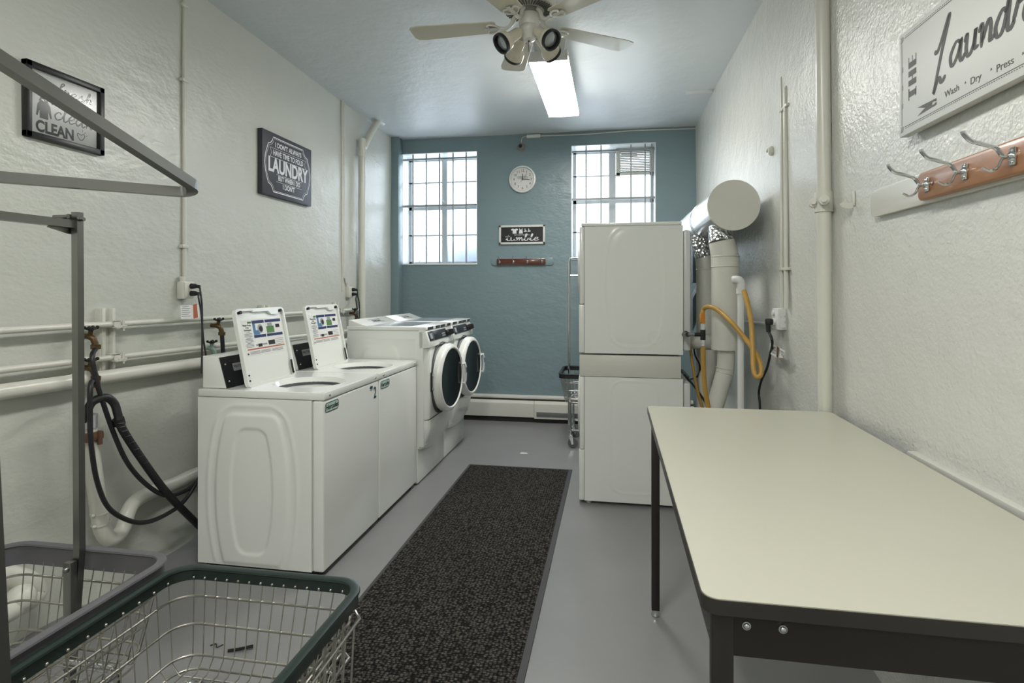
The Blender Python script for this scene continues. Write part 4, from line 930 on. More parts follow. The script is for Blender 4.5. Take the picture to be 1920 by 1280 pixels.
b = B(); b.tube([P(1300, 640, Y=4.35), P(1303, 665, Y=4.35), P(1312, 685, Y=4.35), P(1308, 705, Y=4.35), P(1290, 712, Y=4.35)], .006, 8, smooth=6); b.tube([P(1283, 702, Y=4.3), P(1300, 722, Y=4.25), P(1322, 752, Y=4.2), P(1345, 790, Y=4.2)], .007, 8, smooth=4)
single('power_cord', b, M_rubber, 'black cords tangled behind the lower dryer', 'cord', P(1300, 690, Y=4.3))
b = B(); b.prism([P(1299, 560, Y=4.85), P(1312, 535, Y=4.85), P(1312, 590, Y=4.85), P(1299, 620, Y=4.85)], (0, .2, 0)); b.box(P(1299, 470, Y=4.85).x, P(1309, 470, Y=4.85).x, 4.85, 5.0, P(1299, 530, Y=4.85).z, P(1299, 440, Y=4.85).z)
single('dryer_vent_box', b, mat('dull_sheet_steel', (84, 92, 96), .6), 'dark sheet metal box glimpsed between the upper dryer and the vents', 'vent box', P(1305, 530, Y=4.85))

# ================================================================ RIGHT WALL THINGS
RA = math.atan(WS); RD = Vector((WS, -1, 0)).normalized()          # reading direction on the right wall (towards the camera)
def FRW(p): return FR(p, RD, (0, 0, 1))
# big pipe with clamp
p = P(1547, 700, Y=2.806); cl = P(1545, 379, Y=2.806); pt_ = P(1542, 0, Y=2.806)
b = B(); b.tube([(p.x + .004, p.y, .0), (p.x, p.y, p.z), (pt_.x, p.y, pt_.z), (pt_.x - .004, p.y, ZC(p.y) + .03)], .031, 24); single('riser_pipe', b, M_pipe, 'thick cream pipe running floor to ceiling on the right wall', 'pipe', (p.x, p.y, 0))
p = cl; t = thing('pipe_clamp', 'cream painted bolted clamp around the thick right wall pipe', 'clamp', (p.x, p.y, cl.z))
b = B(); b.cyl((p.x, p.y, cl.z - .045), (p.x, p.y, cl.z + .045), .038, n=24); obj('band', b, M_pipe, t)
for dx, dy in ((-.034, .022), (-.012, -.045)):
    b = B(); b.cyl((p.x + dx, p.y + dy + .012, cl.z), (p.x + dx - .012, p.y + dy - .03, cl.z), .021, n=18); b.cyl((p.x + dx - .01, p.y + dy - .02, cl.z), (p.x + dx - .018, p.y + dy - .045, cl.z), .013, n=6); obj('bolt', b, M_pipe, t)
# twin conduits
pA = PR(1467, 400, .012); pB_ = PR(1475, 400, .014); bxz = PR(1470, 578, .02).z
b = B()
for q_, r_, top in ((pA, .009, PR(1467, 140, .012).z), (pB_, .013, PR(1475, 160, .014).z)):
    b.tube([(q_.x, q_.y, bxz), (q_.x, q_.y, bxz + .1), (q_.x, q_.y + .012, bxz + .22), (q_.x, q_.y + .012, top), (q_.x + .03, q_.y + .02, top + .03)], r_, 12)
for zz in (PR(1470, 505).z, PR(1470, 205).z): b.box(pA.x - .012, pA.x + .02, pB_.y - .03, pA.y + .03, zz - .008, zz + .008, bev=.003)
single('conduit', b, M_pipe, 'pair of thin cream conduits rising from the right wall outlet box', 'conduit', (pA.x, pA.y, bxz))
# outlet box
p = PR(1471, 598); q = FRW((XR(p.y, p.z), p.y, p.z)); t = thing('outlet_box', 'white weatherproof outlet box with round covers on the right wall', 'outlet', (XR(p.y), p.y, p.z))
b = B(); b.box(-.055, .05, -.062, .062, 0, .055, bev=.01, m=q); obj('box', b, M_white2, t)
for zz in (.032, 0, -.032):
    k = B(); k.cyl(q @ Vector((.050, zz, .026)), q @ Vector((.055, zz, .026)), .0165, n=20); obj('cover_disc', k, M_white2, t)
b = B(); b.cyl(q @ Vector((-.005, -.016, .055)), q @ Vector((-.005, -.016, .064)), .022, n=18); b.cyl(q @ Vector((-.005, .034, .055)), q @ Vector((-.005, .034, .066)), .015, n=16); obj('socket', b, M_white2, t)
s0 = q @ Vector((-.005, -.016, .064))
b = B(); b.box(-.024, .014, -.034, .002, .064, .102, bev=.008, m=q); b.tube([q @ Vector((-.005, -.02, .088)), q @ Vector((-.005, -.075, .086))], .0125, 12)
tr = [q @ Vector((-.005, -.07, .086)), PR(1448, 640, .08), PR(1444, 665, .05), PR(1438, 690, .05), PR(1428, 712, .05), PR(1423, 735, .05), PR(1425, 765, .05), PR(1425, 860, .05)]
b.tube(tr, .0075, 10, smooth=6); single('power_cord', b, M_rubber, 'black power cord with angled plug hanging from the right wall outlet', 'cord', s0)
t = thing('cord_warning_tag', 'small printed warning tag wrapped on the right wall power cord', 'tag', PR(1455, 655, .05))
b = B(); v = [PR(1444, 643, .055), PR(1456, 648, .06), PR(1472, 658, .05), PR(1468, 671, .05), PR(1456, 670, .06), PR(1443, 662, .055)]; b.prism(v, (-.001, 0, 0)); obj('paper', b, M_paper, t)
b = B(); b.prism([PR(1457, 649, .063), PR(1460, 651, .062), PR(1458, 670, .062), PR(1456, 669, .063)], (-.001, 0, 0)); obj('stripe', b, M_rust, t)
b = B()
for k in range(4): b.tube([PR(1462 + k, 656 + k * 3.2, .060), PR(1469, 660 + k * 3, .054)], .0011, 4)
for k in range(3): b.tube([PR(1448, 650 + k * 5, .062), PR(1454, 652 + k * 5, .063)], .0011, 4)
obj('fine_print', b, M_grayp, t)
b = B(); b.tube([PR(1392, 602, .02), PR(1440, 607, .02), PR(1458, 608, .02)], .010, 10); single('conduit', b, M_pipe, 'short horizontal cream pipe left of the right wall outlet', 'conduit', PR(1440, 607, .02))
b = B(); pk = PR(1449, 283); q = FRW((XR(pk.y, pk.z), pk.y, pk.z)); b.lathe([(0, .03), (.018, .027), (.028, .015), (.028, 0)], q, 20); b.sphere(q @ Vector((-.006, .004, .028)), .012); single('round_wall_cap', b, M_pipe, 'small round cream painted cap on the right wall left of the conduits', 'cap', pk)
# little j hook
pk = PR(1601, 372); q = FRW((XR(pk.y, pk.z), pk.y, pk.z)); b = B(); b.box(-.012, .012, -.03, .03, 0, .004, bev=.001, m=q); b.tube([q @ Vector((0, -.028, .003)), q @ Vector((0, -.030, .02)), q @ Vector((0, -.026, .04)), q @ Vector((0, -.016, .046))], 0, prof=sq(.022, .004), up=RD); single('utility_hook', b, M_pipe, 'small cream painted l shaped hook left of the pine coat rail', 'hook', pk)

# hook rail, right wall
zr = .5 * (PR(1726, 330, .02).z + PR(1735, 373, .02).z)
yl = PR(1631, 385, .02).y; yw = PR(1727, 350, .03).y
q = FRW((XR(yl, zr), yl, zr)); L0 = (yl - yw) / abs(RD.y)
t = thing('hook_rail', 'pine coat rail with chrome hooks on a cream board under the large sign', 'hook rail', (XR(yl), yl, zr))
b = B(); b.prism([q @ Vector((x_.x, x_.y, 0)) for x_ in rrect(0, 1.75, -.052, .048, .028, 0)], q.to_3x3() @ Vector((0, 0, .018)), bev=.002); obj('backing_board', b, M_cream, t)
b = B(); hx_ = L0; b.prism([q @ Vector((x, y, .018)) for x, y in [(hx_ + .012, -.046), (1.45, -.046), (1.45, .042), (hx_ + .012, .042), (hx_, .030), (hx_, -.034)]], q.to_3x3() @ Vector((0, 0, .024)), bev=.006); wr = obj('wood_rail', b, M_woodr, t)
b = B(); b.cyl(q @ Vector((hx_ + .085, -.002, .0415)), q @ Vector((hx_ + .085, -.002, .0428)), .008, n=16); obj('screw_hole', b, M_woodd, wr)
ref = Vector((XR(yl, zr), yl, zr))
for px_, py_ in ((1738, 346), (1809, 322), (1899, 293)):
    hp = PR(px_, py_, .045); s = (hp - ref).dot(RD); hz = hp.z - zr
    h = B(); h.sphere(q @ Vector((s, hz, .044)), .014, 14, (1, 1, 1)); h.box(s - .011, s + .011, hz - .022, hz + .022, .042, .048, bev=.004, m=q)
    h.sphere(q @ Vector((s, hz + .014, .047)), .006, 8); h.sphere(q @ Vector((s, hz - .014, .047)), .006, 8)
    h.tube([q @ Vector(v) for v in ((s, hz, .044), (s, hz + .002, .066), (s, hz + .022, .082), (s, hz + .032, .11), (s, hz + .040, .135), (s, hz + .058, .152), (s, hz + .066, .155))], 0, prof=[(.0055 * math.cos(a), .0038 * math.sin(a)) for a in [2 * PI * i / 8 for i in range(8)]], smooth=6)
    h.tube([q @ Vector(v) for v in ((s, hz + .0, .050), (s, hz - .006, .068), (s, hz - .026, .078), (s, hz - .034, .095), (s, hz - .026, .112))], .0034, 8, smooth=6)
    obj('hook', h, M_chrome, t)
# large laundry sign
SD = .034
tl = PR(1684, 70, SD); bl = PR(1690, 258, SD); zt_, zb_ = tl.z, bl.z; y0 = (tl.y + bl.y) / 2; SH = zt_ - zb_; q = FRW((XR(y0, zb_ + .3), y0, zb_)); SW = 1.02
t = thing('laundry_sign', 'large white box sign reading the laundry in grey script on the right wall', 'sign', (XR(y0), y0, zb_))
b = B(); b.box(0, SW, 0, SH, .004, SD, bev=.003, m=q); obj('panel', b, M_canvasw, t)
q2 = q @ Matrix.Translation((0, 0, SD + .0004)); b = B(); ref = q2.translation.copy()
def SP(px, py):
    v = PR(px, py, SD + .0004) - ref; return v.dot(RD), v.z
for in_, wd in ((.022, .0016),):
    b.ribbon([(.035, .027), (SW - .035, .027)], wd, q2, smooth=0, taper=False); b.ribbon([(.035, SH - .022), (SW - .035, SH - .022)], wd, q2, smooth=0, taper=False); b.ribbon([(.018, .035), (.018, SH - .035)], wd, q2, smooth=0, taper=False)
i_ = .04
while i_ < SW - .04:
    b.box(i_, i_ + .004, .0205, .0225, 0, .0004, m=q2); b.box(i_, i_ + .004, SH - .017, SH - .015, 0, .0004, m=q2); i_ += .009
for cy_ in (.022, SH - .022):
    for k in range(3): b.ribbon([(.010 + k * .006, cy_ - .010), (.016 + k * .006, cy_ + .002), (.012 + k * .006, cy_ + .010)], .0012, q2, smooth=3, taper=False)
for cy_ in (.09, .15, .21):
    for k in range(3): b.ribbon([(.022, cy_ + k * .006), (.026, cy_ + .003 + k * .006), (.022, cy_ + .006 + k * .006)], .001, q2, smooth=3, taper=False)
# slab-serif THE, turned on its side
qt = q2 @ Matrix.Translation((.083, .105, 0)) @ Matrix.Rotation(PI / 2, 4, 'Z'); hL = .046
def slab(x, wd, rot=False): b.box(x, x + wd, -hL / 2, hL / 2, 0, .0004, m=qt)
slab(.010, .018); b.box(0, .038, hL / 2 - .004, hL / 2, 0, .0004, m=qt); b.box(.004, .034, -hL / 2, -hL / 2 + .003, 0, .0004, m=qt)
slab(.046, .018); slab(.076, .018); b.box(.064, .076, -.0015, .0015, 0, .0004, m=qt)
slab(.104, .018)
for zz in (hL / 2 - .003, -.0015, -hL / 2): b.box(.122, .140, zz, zz + .003, 0, .0004, m=qt)
# script
xa_, _ = SP(1751, 85); xe_, _ = SP(1922, 20); zb2 = SP(1787, 124)[1]
script(b, 'Laundry', q2, xa_ + .004, zb2, (xe_ - xa_) * 1.20, .062, .0115, .12)
for s_, px_, py_ in (('Wash', 1787, 171), ('Dry', 1832, 148), ('Press', 1887, 121)):
    x_, y_ = SP(px_, py_); b.text(s_, .027, q2 @ Matrix.Translation((x_, y_, 0)), xs=1.1); b.text('^', .016, q2 @ Matrix.Translation((x_ + .062, y_, 0)))
x_, y_ = SP(1740, 200)
for sg in (1, -1):
    for pg in ([(-.052, .0135), (-.01, .0005), (.026, .0005), (.026, .0105)], [(.026, .0105), (.026, .0045), (.046, .0045), (.052, .0065), (.052, .0095), (.046, .0105)], [(.026, .0005), (.026, .0046), (.030, .0040), (.028, .0005)], [(.034, .005), (.040, .005), (.046, .0015), (.052, .0015), (.052, .007)]):
        b.prism([q2 @ Vector((x_ + x, y_ + y * sg, 0)) for x, y in pg], q2.to_3x3() @ Vector((0, 0, .0004)))
obj('lettering', b, M_grayp, t)

# ================================================================ CEILING THINGS
def fixture(x, y0, y1, zl, label, brackets=True):
    t = thing('fluorescent_light', label, 'ceiling light', (x, (y0 + y1) / 2, zl), 0, 'fluorescent ceiling lights')
    hw = .14
    b = B(); b.box(x - hw, x + hw, y0 - .012, y0 + .004, zl, zl + .07, bev=.003); b.box(x - hw, x + hw, y1 - .004, y1 + .012, zl, zl + .07, bev=.003); b.box(x - hw, x + hw, y0, y1, zl + .031, zl + .074, bev=.003); obj('housing', b, M_fix, t)
    b = B(); pr = [(-hw, .03), (-hw, .02), (-hw + .02, .004), (-.05, .0), (.05, .0), (hw - .02, .004), (hw, .02), (hw, .03)]
    b.prism([(x + u, y0 + .004, zl + v) for u, v in pr], (0, y1 - y0 - .008, 0)); obj('diffuser', b, M_lamp, t)
    b = B()
    for y in (y0 + .12, y1 - .12):
        zc_ = ZC(y)
        for s in (-1, 1): b.prism([(x + s * .05, y - .02, zl + .074), (x + s * .10, y - .02, zl + .074), (x + s * .125, y - .02, zc_ + .01), (x + s * .035, y - .02, zc_ + .01)], (0, .04, 0))
    b.box(x - .06, x + .06, y0 + .05, y1 - .05, zl + .074, zl + .11, bev=.004)
    obj('bracket', b, M_fix, t)
    return t
fixture(-.452, 4.02, 5.33, 3.10, 'lit fluorescent light beyond the ceiling fan')
fixture(-.60, .15, 1.45, 3.16, 'added unseen fluorescent light nearest the camera, before the ceiling fan')  # unseen light hinted at by a glass reflection, added to brighten the near half
fixture(-.60, -1.9, -.6, 3.16, 'added unseen fluorescent light behind the camera')  # added lamp out of view, fills in the dim near half of the room

# fan
fc = P(992, 45, Z=2.98); fx, fy = fc.x, fc.y
t = thing('ceiling_fan', 'cream five blade ceiling fan with four spotlight heads', 'ceiling fan', (fx, fy, ZC(fy)))
T0 = Matrix.Translation((fx, fy, 0)); zt_ = ZC(fy)
b = B(); b.lathe([(0, zt_), (.085, zt_), (.09, zt_ - .05), (.11, zt_ - .09), (.155, zt_ - .13), (.158, 3.10), (.152, 3.075)], T0, 48); b.lathe([(.152, 3.075), (.14, 3.058), (.06, 3.052), (0, 3.052)], T0, 48); hs = obj('motor_housing', b, M_fanw, t)
b = B()
for k in range(44):
    a = 2 * PI * k / 44; b.box(.085, .135, -.0028, .0028, 3.0475, 3.053, m=T0 @ Matrix.Rotation(a, 4, 'Z'))
obj('vent_slots', b, mat('dark_vent_slot', (92, 90, 84), .6), hs)
b = B(); b.lathe([(0, 3.05), (.07, 3.05), (.062, 3.035), (.058, 3.03), (0, 3.03)], T0, 40); obj('flywheel', b, mat('grey_fan_hub', (120, 118, 110), .5), t)
b = B(); b.lathe([(0, 3.03), (.056, 3.032), (.058, 3.02), (.058, 2.975), (.054, 2.965), (.056, 2.96), (.052, 2.93), (.034, 2.892), (.012, 2.882), (0, 2.882)], T0, 40); b.sphere((fx - .045, fy - .036, 2.995), .004); obj('light_kit_body', b, M_fanw, t)
b = B(); b.tube([(fx, fy - .01, 2.884), (fx + .001, fy - .012, 2.82)], .0016, 6); b.sphere((fx, fy - .01, 2.88), .006); obj('pull_chain', b, M_brass, t)
for k in range(5):
    a = R(36 + 72 * k); m = T0 @ Matrix.Rotation(a, 4, 'Z'); tilt = Matrix.Rotation(R(2), 4, 'X')
    z = 3.0
    irn = B(); pts = [(.06, 0, 3.045), (.085, 0, 3.02), (.10, 0, 2.985), (.13, 0, 2.965), (.165, 0, 2.968)]
    irn.tube([m @ Vector(p_) for p_ in pts], .011, 10, smooth=5)
    for s in (-1, 1): irn.tube([m @ Vector(p_) for p_ in ((.165, 0, 2.968), (.185, s * .028, 2.968 + s * .003), (.215, s * .042, 2.967 + s * .005), (.235, s * .030, 2.967 + s * .004), (.225, s * .014, 2.968))], .006, 8, smooth=5)
    irn.box(.16, .25, -.012, .012, 2.964, 2.969, m=m)
    ir = obj('blade_iron', irn, M_fanw, t)
    bl_ = B(); n = 10; pts = [(.185, -.052), (.20, -.062)] + [(.62, -.082), (.665, -.074), (.680, -.050)] + [(.680, .050), (.665, .074), (.62, .082)] + [(.20, .062), (.185, .052)]
    mm = m @ Matrix.Translation((0, 0, 2.974)) @ tilt
    bl_.prism([mm @ Vector((x, y, 0)) for x, y in pts], mm.to_3x3() @ Vector((0, 0, .006)), bev=.0015); obj('blade', bl_, M_fan, t, flat=True)
for sx, sy, nm in ((-1, -1, 0), (1, -1, 1), (-1, 1, 2), (1, 1, 3)):
    ba = Vector((fx + sx * .045, fy + sy * .036, 2.925)); d = (Vector((sx * .105, -.085, -.105)) if sy < 0 else Vector((sx * .088, .150, -.075))).normalized()
    q = d.to_track_quat('Z', 'Y').to_matrix().to_4x4(); q.translation = ba
    b = B(); b.lathe([(0, .0), (.024, .004), (.030, .02), (.032, .075), (.036, .088), (.050, .105), (.055, .125), (.056, .150), (.052, .150), (.048, .12), (.03, .09), (0, .088)], q, 36); b.cyl(ba - d * .02 + Vector((0, 0, .01)), ba + d * .03, .012); sp = obj('spotlight_head', b, mat('cream_spotlight_enamel', (214, 208, 190), .25) if nm == 0 else bpy.data.materials['cream_spotlight_enamel'], t)
    b = B(); b.lathe([(.0565, .138), (.0575, .146), (.0565, .156), (.047, .156), (.045, .13)], q, 36); obj('black_rim', b, M_black, sp)
    b = B(); b.lathe([(.044, .125), (.042, .137), (.03, .141), (0, .143)], q, 28); obj('bulb', b, M_bulb, sp)
# plastic strip on the ceiling near the right wall
a0 = P(1283, 176, Z=ZC(5.4)); a1 = P(1335, 171, Z=ZC(5.4)); b = B(); b.box(a0.x, min(a1.x, XR(5.4) - .01), 5.40, 5.45, ZC(5.4) - .02, ZC(5.4) + .01, bev=.006); single('ceiling_strip', b, M_white2, 'short white plastic strip on the ceiling by the right wall', 'strip', (a0.x, 5.4, ZC(5.4) - .02))

# ================================================================ RUG
b = B(); b.box(-1.215, -.335, 1.0, 4.80, .001, .007, bev=.002); rg = thing('floor_mat', 'long charcoal ribbed runner mat on the grey floor between washers and table', 'mat', (-.775, 2.9, 0))
obj('rubber_border', b, M_rugb, rg)
b = B(); b.box(-1.195, -.365, 1.03, 4.77, .004, .012, bev=.002); obj('carpet_field', b, M_rug, rg)

# ================================================================ TABLE
t = thing('folding_table', 'cream laminate topped work table with dark steel legs on the right', 'table', (.55, 1.9, 0))
tx0, tx1, ty0, ty1, tz = .155, .953, 1.058, 2.77, .957
b = B(); b.prism([(p_.x, p_.y, tz - .028) for p_ in rrect(tx0, tx1, ty0, ty1, .03, 0)], (0, 0, .026)); obj('edge_band', b, M_tedge, t)
b = B(); b.prism([(p_.x, p_.y, tz - .003) for p_ in rrect(tx0 + .002, tx1 - .002, ty0 + .002, ty1 - .002, .029, 0)], (0, 0, .003)); obj('tabletop', b, M_table, t)
b = B(); ax0, ax1, ay0, ay1 = tx0 + .02, tx1 - .03, ty0 + .012, ty1 - .02; zt_, zb_ = tz - .028, tz - .103
for k in ((ax0, ax1, ay0, ay0 + .003), (ax0, ax1, ay1 - .003, ay1), (ax0, ax0 + .003, ay0, ay1), (ax1 - .003, ax1, ay0, ay1)): b.box(k[0], k[1], k[2], k[3], zb_, zt_)
obj('apron', b, M_tsteel, t)
for lx, ly in ((ax0, ay0), (ax1 - .036, ay0), (ax0, ay1 - .036), (ax1 - .036, ay1 - .036)):
    b = B(); b.box(lx - .002, lx + .034, ly - .004, ly + .032, .03, zt_, bev=.002); lg = obj('leg', b, M_tsteel, t)
    b = B(); b.lathe([(0, 0), (.019, 0), (.021, .006), (.018, .012), (.016, .034), (0, .034)], Matrix.Translation((lx + .016, ly + .014, 0)), 16); obj('foot_glide', b, M_chrome, lg)
for x_ in (ax0 + .055, ax0 + .115):
    b = B(); b.cyl((x_, ay0 - .005, zt_ - .018), (x_, ay0 + .002, zt_ - .018), .0075, n=16); b.sphere((x_, ay0 - .004, zt_ - .018), .006, 10); obj('bolt', b, M_chrome, t)

# ================================================================ WIRE CARTS
def make_cart(name, label, x0, x1, y0, y1, zr, rimH, rimM, legs=True, cols=None, group=None, wire=None):
    wm = wire or M_wire
    t = thing(name, label, 'laundry cart', ((x0 + x1) / 2, (y0 + y1) / 2, 0), 0, group)
    rr = .075; path = rrect(x0, x1, y0, y1, rr, zr, 8)
    b = B(); h = rimH; wdt = .017
    prof = [(-wdt / 2, -h / 2), (wdt / 2, -h / 2), (wdt / 2, h / 2 - .006), (wdt * .8, h / 2 - .002), (wdt * .7, h / 2 + .003), (0, h / 2 + .006), (-wdt * .7, h / 2 + .003), (-wdt * .8, h / 2 - .002), (-wdt / 2, h / 2 - .006)]
    b.tube(path, 0, prof=prof, closed=True, up=(0, 0, 1)); rim = obj('bumper_rim', b, rimM, t)
    dep = .25; tap = .05; zb = zr - dep
    def ring(z, r=.0026, extra=0):
        f = (zr - z) / dep * tap - extra; return rrect(x0 + f, x1 - f, y0 + f, y1 - f, rr * .9, z, 6)
    b = B()
    for z in (zr - .062, zr - .135, zr - .215): b.tube(ring(z), .0036, 8, closed=True)
    b.tube(ring(zb), .0034, 8, closed=True)
    sp = .036; n = int((x1 - x0 - .1) / sp)
    for i in range(n + 1):
        x = x0 + .05 + (x1 - x0 - .1) * i / n; xm = x + (((x0 + x1) / 2) - x) * .12
        b.tube([(x, y1 - .003, zr), (xm, y1 - tap * .9, zb + .03), (xm, y1 - tap - .02, zb), (xm, y0 + tap + .02, zb), (xm, y0 + tap * .9, zb + .03), (x, y0 + .003, zr)], .0018, 6)
    n = int((y1 - y0 - .1) / (sp * 1.25))
    for i in range(n + 1):
        y = y0 + .05 + (y1 - y0 - .1) * i / n; ym = y + (((y0 + y1) / 2) - y) * .10
        b.tube([(x0 + .003, y, zr), (x0 + tap * .9, ym, zb + .03), (x0 + tap + .02, ym, zb - .003), (x1 - tap - .02, ym, zb - .003), (x1 - tap * .9, ym, zb + .03), (x1 - .003, y, zr)], .0018, 6)
    obj('wire_basket', b, wm, t)
    b = B(); xi0, xi1, yi0, yi1 = x0 + .09, x1 - .09, y0 + .09, y1 - .09
    fr_ = rrect(xi0, xi1, yi0, yi1, .04, zb - .012, 4); b.tube(fr_, .009, 10, closed=True); b.tube(rrect(xi0, xi1, yi0, yi1, .04, .17, 4), .008, 10, closed=True); obj('lower_frame', b, M_chrome, t)
    for x in (xi0 + .01, xi1 - .01):
        for y in (yi0 + .01, yi1 - .01):
            k = B(); k.cyl((x, y, .13), (x, y, zb - .01), .011, n=14); k.cyl((x, y, .125), (x, y, .15), .016, n=14); lg = obj('leg', k, M_chrome, t)
            k = B(); k.prism([(x - .018, y - .02, .125), (x + .018, y - .02, .125), (x + .03, y - .02, .04), (x + .012, y - .02, .035)], (0, .004, 0)); k.prism([(x - .018, y + .016, .125), (x + .018, y + .016, .125), (x + .03, y + .016, .04), (x + .012, y + .016, .035)], (0, .004, 0)); k.box(x - .022, x + .022, y - .022, y + .022, .118, .128, bev=.003); obj('caster_fork', k, M_chrome, lg)
            k = B(); k.lathe([(0, -.013), (.03, -.013), (.045, -.011), (.048, -.006), (.048, .006), (.045, .011), (.03, .013), (0, .013)], Matrix.Translation((x + .022, y, .0485)) @ Matrix.Rotation(PI / 2, 4, 'X'), 28); obj('caster_wheel', k, mat('grey_caster_rubber', (92, 92, 92), .5) if 'grey_caster_rubber' not in bpy.data.materials else bpy.data.materials['grey_caster_rubber'], lg)
    return t, rim, zb
# green-rimmed cart, nearest the camera
RZ = .655
tg, rim, zb = make_cart('laundry_cart', 'wire laundry cart with dark green rim nearest the camera', -1.285, -.695, .74, 1.535, RZ, .034, M_green)
k = B()
for pts in ([(x, 1.535 - .010) for x in [-1.285 + .055 + i * .0365 for i in range(14)]], [(-1.285 + .010, y) for y in [.80 + i * .052 for i in range(14)]]):
    for x, y in pts: k.sphere((x, y, RZ - .010), .0042, 8)
obj('rim_wire_end', k, M_wire, rim)
k = B(); k.box(-1.15, -.83, 1.37, 1.405, zb + .004, zb + .008, bev=.001); k.cyl((-1.13, 1.388, zb + .008), (-1.13, 1.388, zb + .013), .007); obj('floor_strap', k, mat('rusty_steel_strap', (140, 124, 106), .4, metal=.5, var=.2, vscale=20), tg)
k = B(); p0 = Vector((-.968, .775, .10)); p1 = Vector((-.968, .775, .655)); p2 = Vector((-1.022, .765, 1.742)); k.tube([p0, p1, p2], 0, prof=sq(.022), up=(0, 1, 0)); k.box(-1.0, -.93, .745, .80, .60, .66, bev=.003); obj('rack_pole', k, M_steel, tg)
Tp = P(388, 364, Z=1.755); pA_ = ray(0, 112) * 1.0 + Vector((0, 0, EYE)); pB2 = ray(0, 332) * 1.30 + Vector((0, 0, EYE))
aA = (pA_ - Tp).normalized(); aB = (pB2 - Tp).normalized()
cA = Tp + aA * .80; cB = Tp + aB * .75; cD = cA + aB * .75
def rounded(corners, r, k=7):
    o = []; n = len(corners)
    for i in range(n):
        c_ = corners[i]; u = (corners[i - 1] - c_).normalized(); v = (corners[(i + 1) % n] - c_).normalized(); h = u.angle(v) / 2; dd = r / math.tan(h)
        s = c_ + u * dd; e = c_ + v * dd; cen = c_ + (u + v).normalized() * (r / math.sin(h)); a = s - cen; b_ = e - cen; om = a.angle(b_)
        for j in range(k + 1):
            t_ = j / k; o.append(cen + (a * math.sin((1 - t_) * om) + b_ * math.sin(t_ * om)) / math.sin(om))
    return o
k = B(); k.tube(rounded([Tp, cA, cD, cB], .03), 0, prof=sq(.024), closed=True, up=(0, 0, 1))
mA = (cB + cD) / 2; k.tube([mA, Vector((-1.022, .765, 1.755))], 0, prof=sq(.022), up=(0, 0, 1)); k.tube([(cA + cD) / 2, Vector((-1.022, .765, 1.755))], 0, prof=sq(.022), up=(0, 0, 1)); obj('rack_top_bar', k, M_steel, tg)
# wire side holder on the right of the green cart
k = B(); hx0 = -.67; 
k.tube([(-.70, .95, RZ - .02), (-.70, 1.44, RZ - .02), (-.685, 1.455, RZ - .02), (-.665, 1.44, RZ - .03), (-.655, .95, RZ - .03)], .0042, 8)
k.tube([(-.73, .95, RZ - .105), (-.73, 1.40, RZ - .105), (-.70, 1.415, RZ - .105), (-.672, 1.39, RZ - .105), (-.668, .95, RZ - .105)], .0042, 8)
for i in range(9):
    y = 1.41 - i * .05; k.tube([(-.697, y, RZ - .02), (-.70, y, RZ - .2)], .003, 6); k.tube([(-.662, y - .01, RZ - .03), (-.672, y - .01, RZ - .2), (-.73, y - .01, RZ - .2)], .0028, 6)
obj('side_wire_holder', k, M_wire, tg)
# grey-rimmed cart beside it
tgr, rim2, zb2_ = make_cart('laundry_cart', 'wire laundry cart with grey rim and square steel rack pole at the left wall', -1.90, -1.315, .80, 1.545, .66, .062, M_grayv)
pt = P(145, 398, Y=1.50); pm = P(149, 1150, Y=1.50)
k = B(); k.tube([(pt.x, 1.50, pt.z), (pm.x, 1.50, .70), (pm.x - .005, 1.47, .30), (pm.x - .005, 1.45, .17)], 0, prof=sq(.0215), up=(0, 1, 0)); pole = obj('rack_pole', k, M_steel, tgr)
k = B(); k.box(pm.x - .018, pm.x + .010, 1.462, 1.484, .36, .685, bev=.002); k.sphere((pm.x - .004, 1.460, .665), .009, 10); obj('pole_bracket', k, M_steel, tgr)
zb_ = P(135, 419, Y=1.48).z
k = B(); k.tube([(pt.x - .01, 1.50, zb_), (pt.x - .02, 1.2, zb_), (pt.x - .03, .85, zb_)], 0, prof=sq(.024), up=(0, 0, 1)); k.prism([(pt.x - .02, 1.485, zb_ + .03), (pt.x - .02, 1.42, zb_ - .016), (pt.x - .02, 1.485, zb_ - .03), (pt.x - .02, 1.515, zb_ - .03), (pt.x - .02, 1.515, zb_ + .03)], (.004, 0, 0)); k.cyl((pt.x - .03, 1.50, zb_ + .015), (pt.x + .024, 1.50, zb_ + .015), .006, n=10); k.cyl((pt.x - .05, 1.47, zb_ + .02), (pt.x + .0, 1.47, zb_ + .02), .006, n=10); obj('rack_top_bar', k, M_steel, tgr)
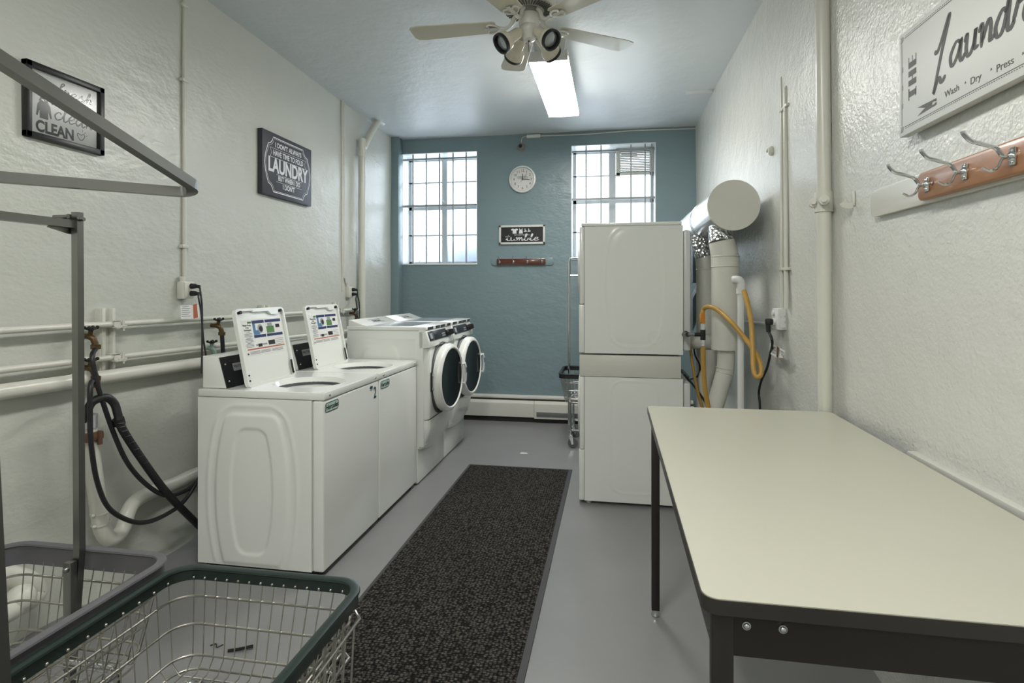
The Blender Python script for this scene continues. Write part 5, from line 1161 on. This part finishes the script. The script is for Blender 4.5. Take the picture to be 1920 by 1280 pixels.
# black-rimmed carts behind the stack
tb, rim3, zb3 = make_cart('laundry_cart', 'black rimmed wire laundry cart standing behind the dryer stack near the heater', -.50, .05, 5.38, 5.98, .69, .04, M_blkv, group='black carts behind the dryers')
px_ = P(1067, 600, Y=5.68).x
k = B(); k.cyl((px_, 5.68, .17), (px_, 5.68, 1.74), .012, n=12); k.cyl((px_, 5.68, 1.62), (px_, 5.68, 1.76), .015, n=12); obj('rack_pole', k, M_chrome, tb)
k = B(); k.tube([(px_, 5.68, 1.74), (px_ + .005, 5.68, 1.79), (px_ + .04, 5.68, 1.81), (px_ + .45, 5.68, 1.80)], .011, 10, smooth=5); k.cyl((px_, 5.68, 1.64), (px_ + .45, 5.68, 1.64), .009, n=10); obj('rack_top_bar', k, M_chrome, tb)
tc2 = copy_thing(tb, tb.location + Vector((.62, -.02, 0)), label='black rimmed wire laundry cart glimpsed behind the gas hoses')

# ================================================================ SMALL THINGS ON THE FLOOR
pf = P(983, 850, Z=0); b = B(); b.prism([(pf.x - .04, pf.y - .01, .001), (pf.x - .01, pf.y - .018, .001), (pf.x + .035, pf.y - .008, .001), (pf.x + .02, pf.y + .015, .001), (pf.x - .03, pf.y + .018, .001)], (0, 0, .003)); single('paper_scrap', b, M_paper, 'scrap of white paper on the grey floor beyond the mat', 'paper', (pf.x, pf.y, 0))
for i, (px_, py_, l_) in enumerate(((448, 1220, 'dark clip lying on the floor seen through the green cart'), (402, 1212, 'bit of dark lint on the floor left of the dark clip'))):
    pf = P(px_, py_, Z=0); b = B()
    if i == 0:
        b.tube([(pf.x - .04, pf.y - .015, .006), (pf.x, pf.y, .008), (pf.x + .045, pf.y + .03, .008)], .006, 8); b.tube([(pf.x, pf.y, .012), (pf.x + .055, pf.y + .015, .012)], .003, 6)
    else:
        b.tube([(pf.x - .02, pf.y, .003), (pf.x, pf.y + .012, .005), (pf.x + .015, pf.y - .005, .003), (pf.x + .03, pf.y + .015, .004)], .0025, 6, smooth=4)
    single('floor_clip' if i == 0 else 'lint', b, M_black, l_, 'debris', (pf.x, pf.y, 0))
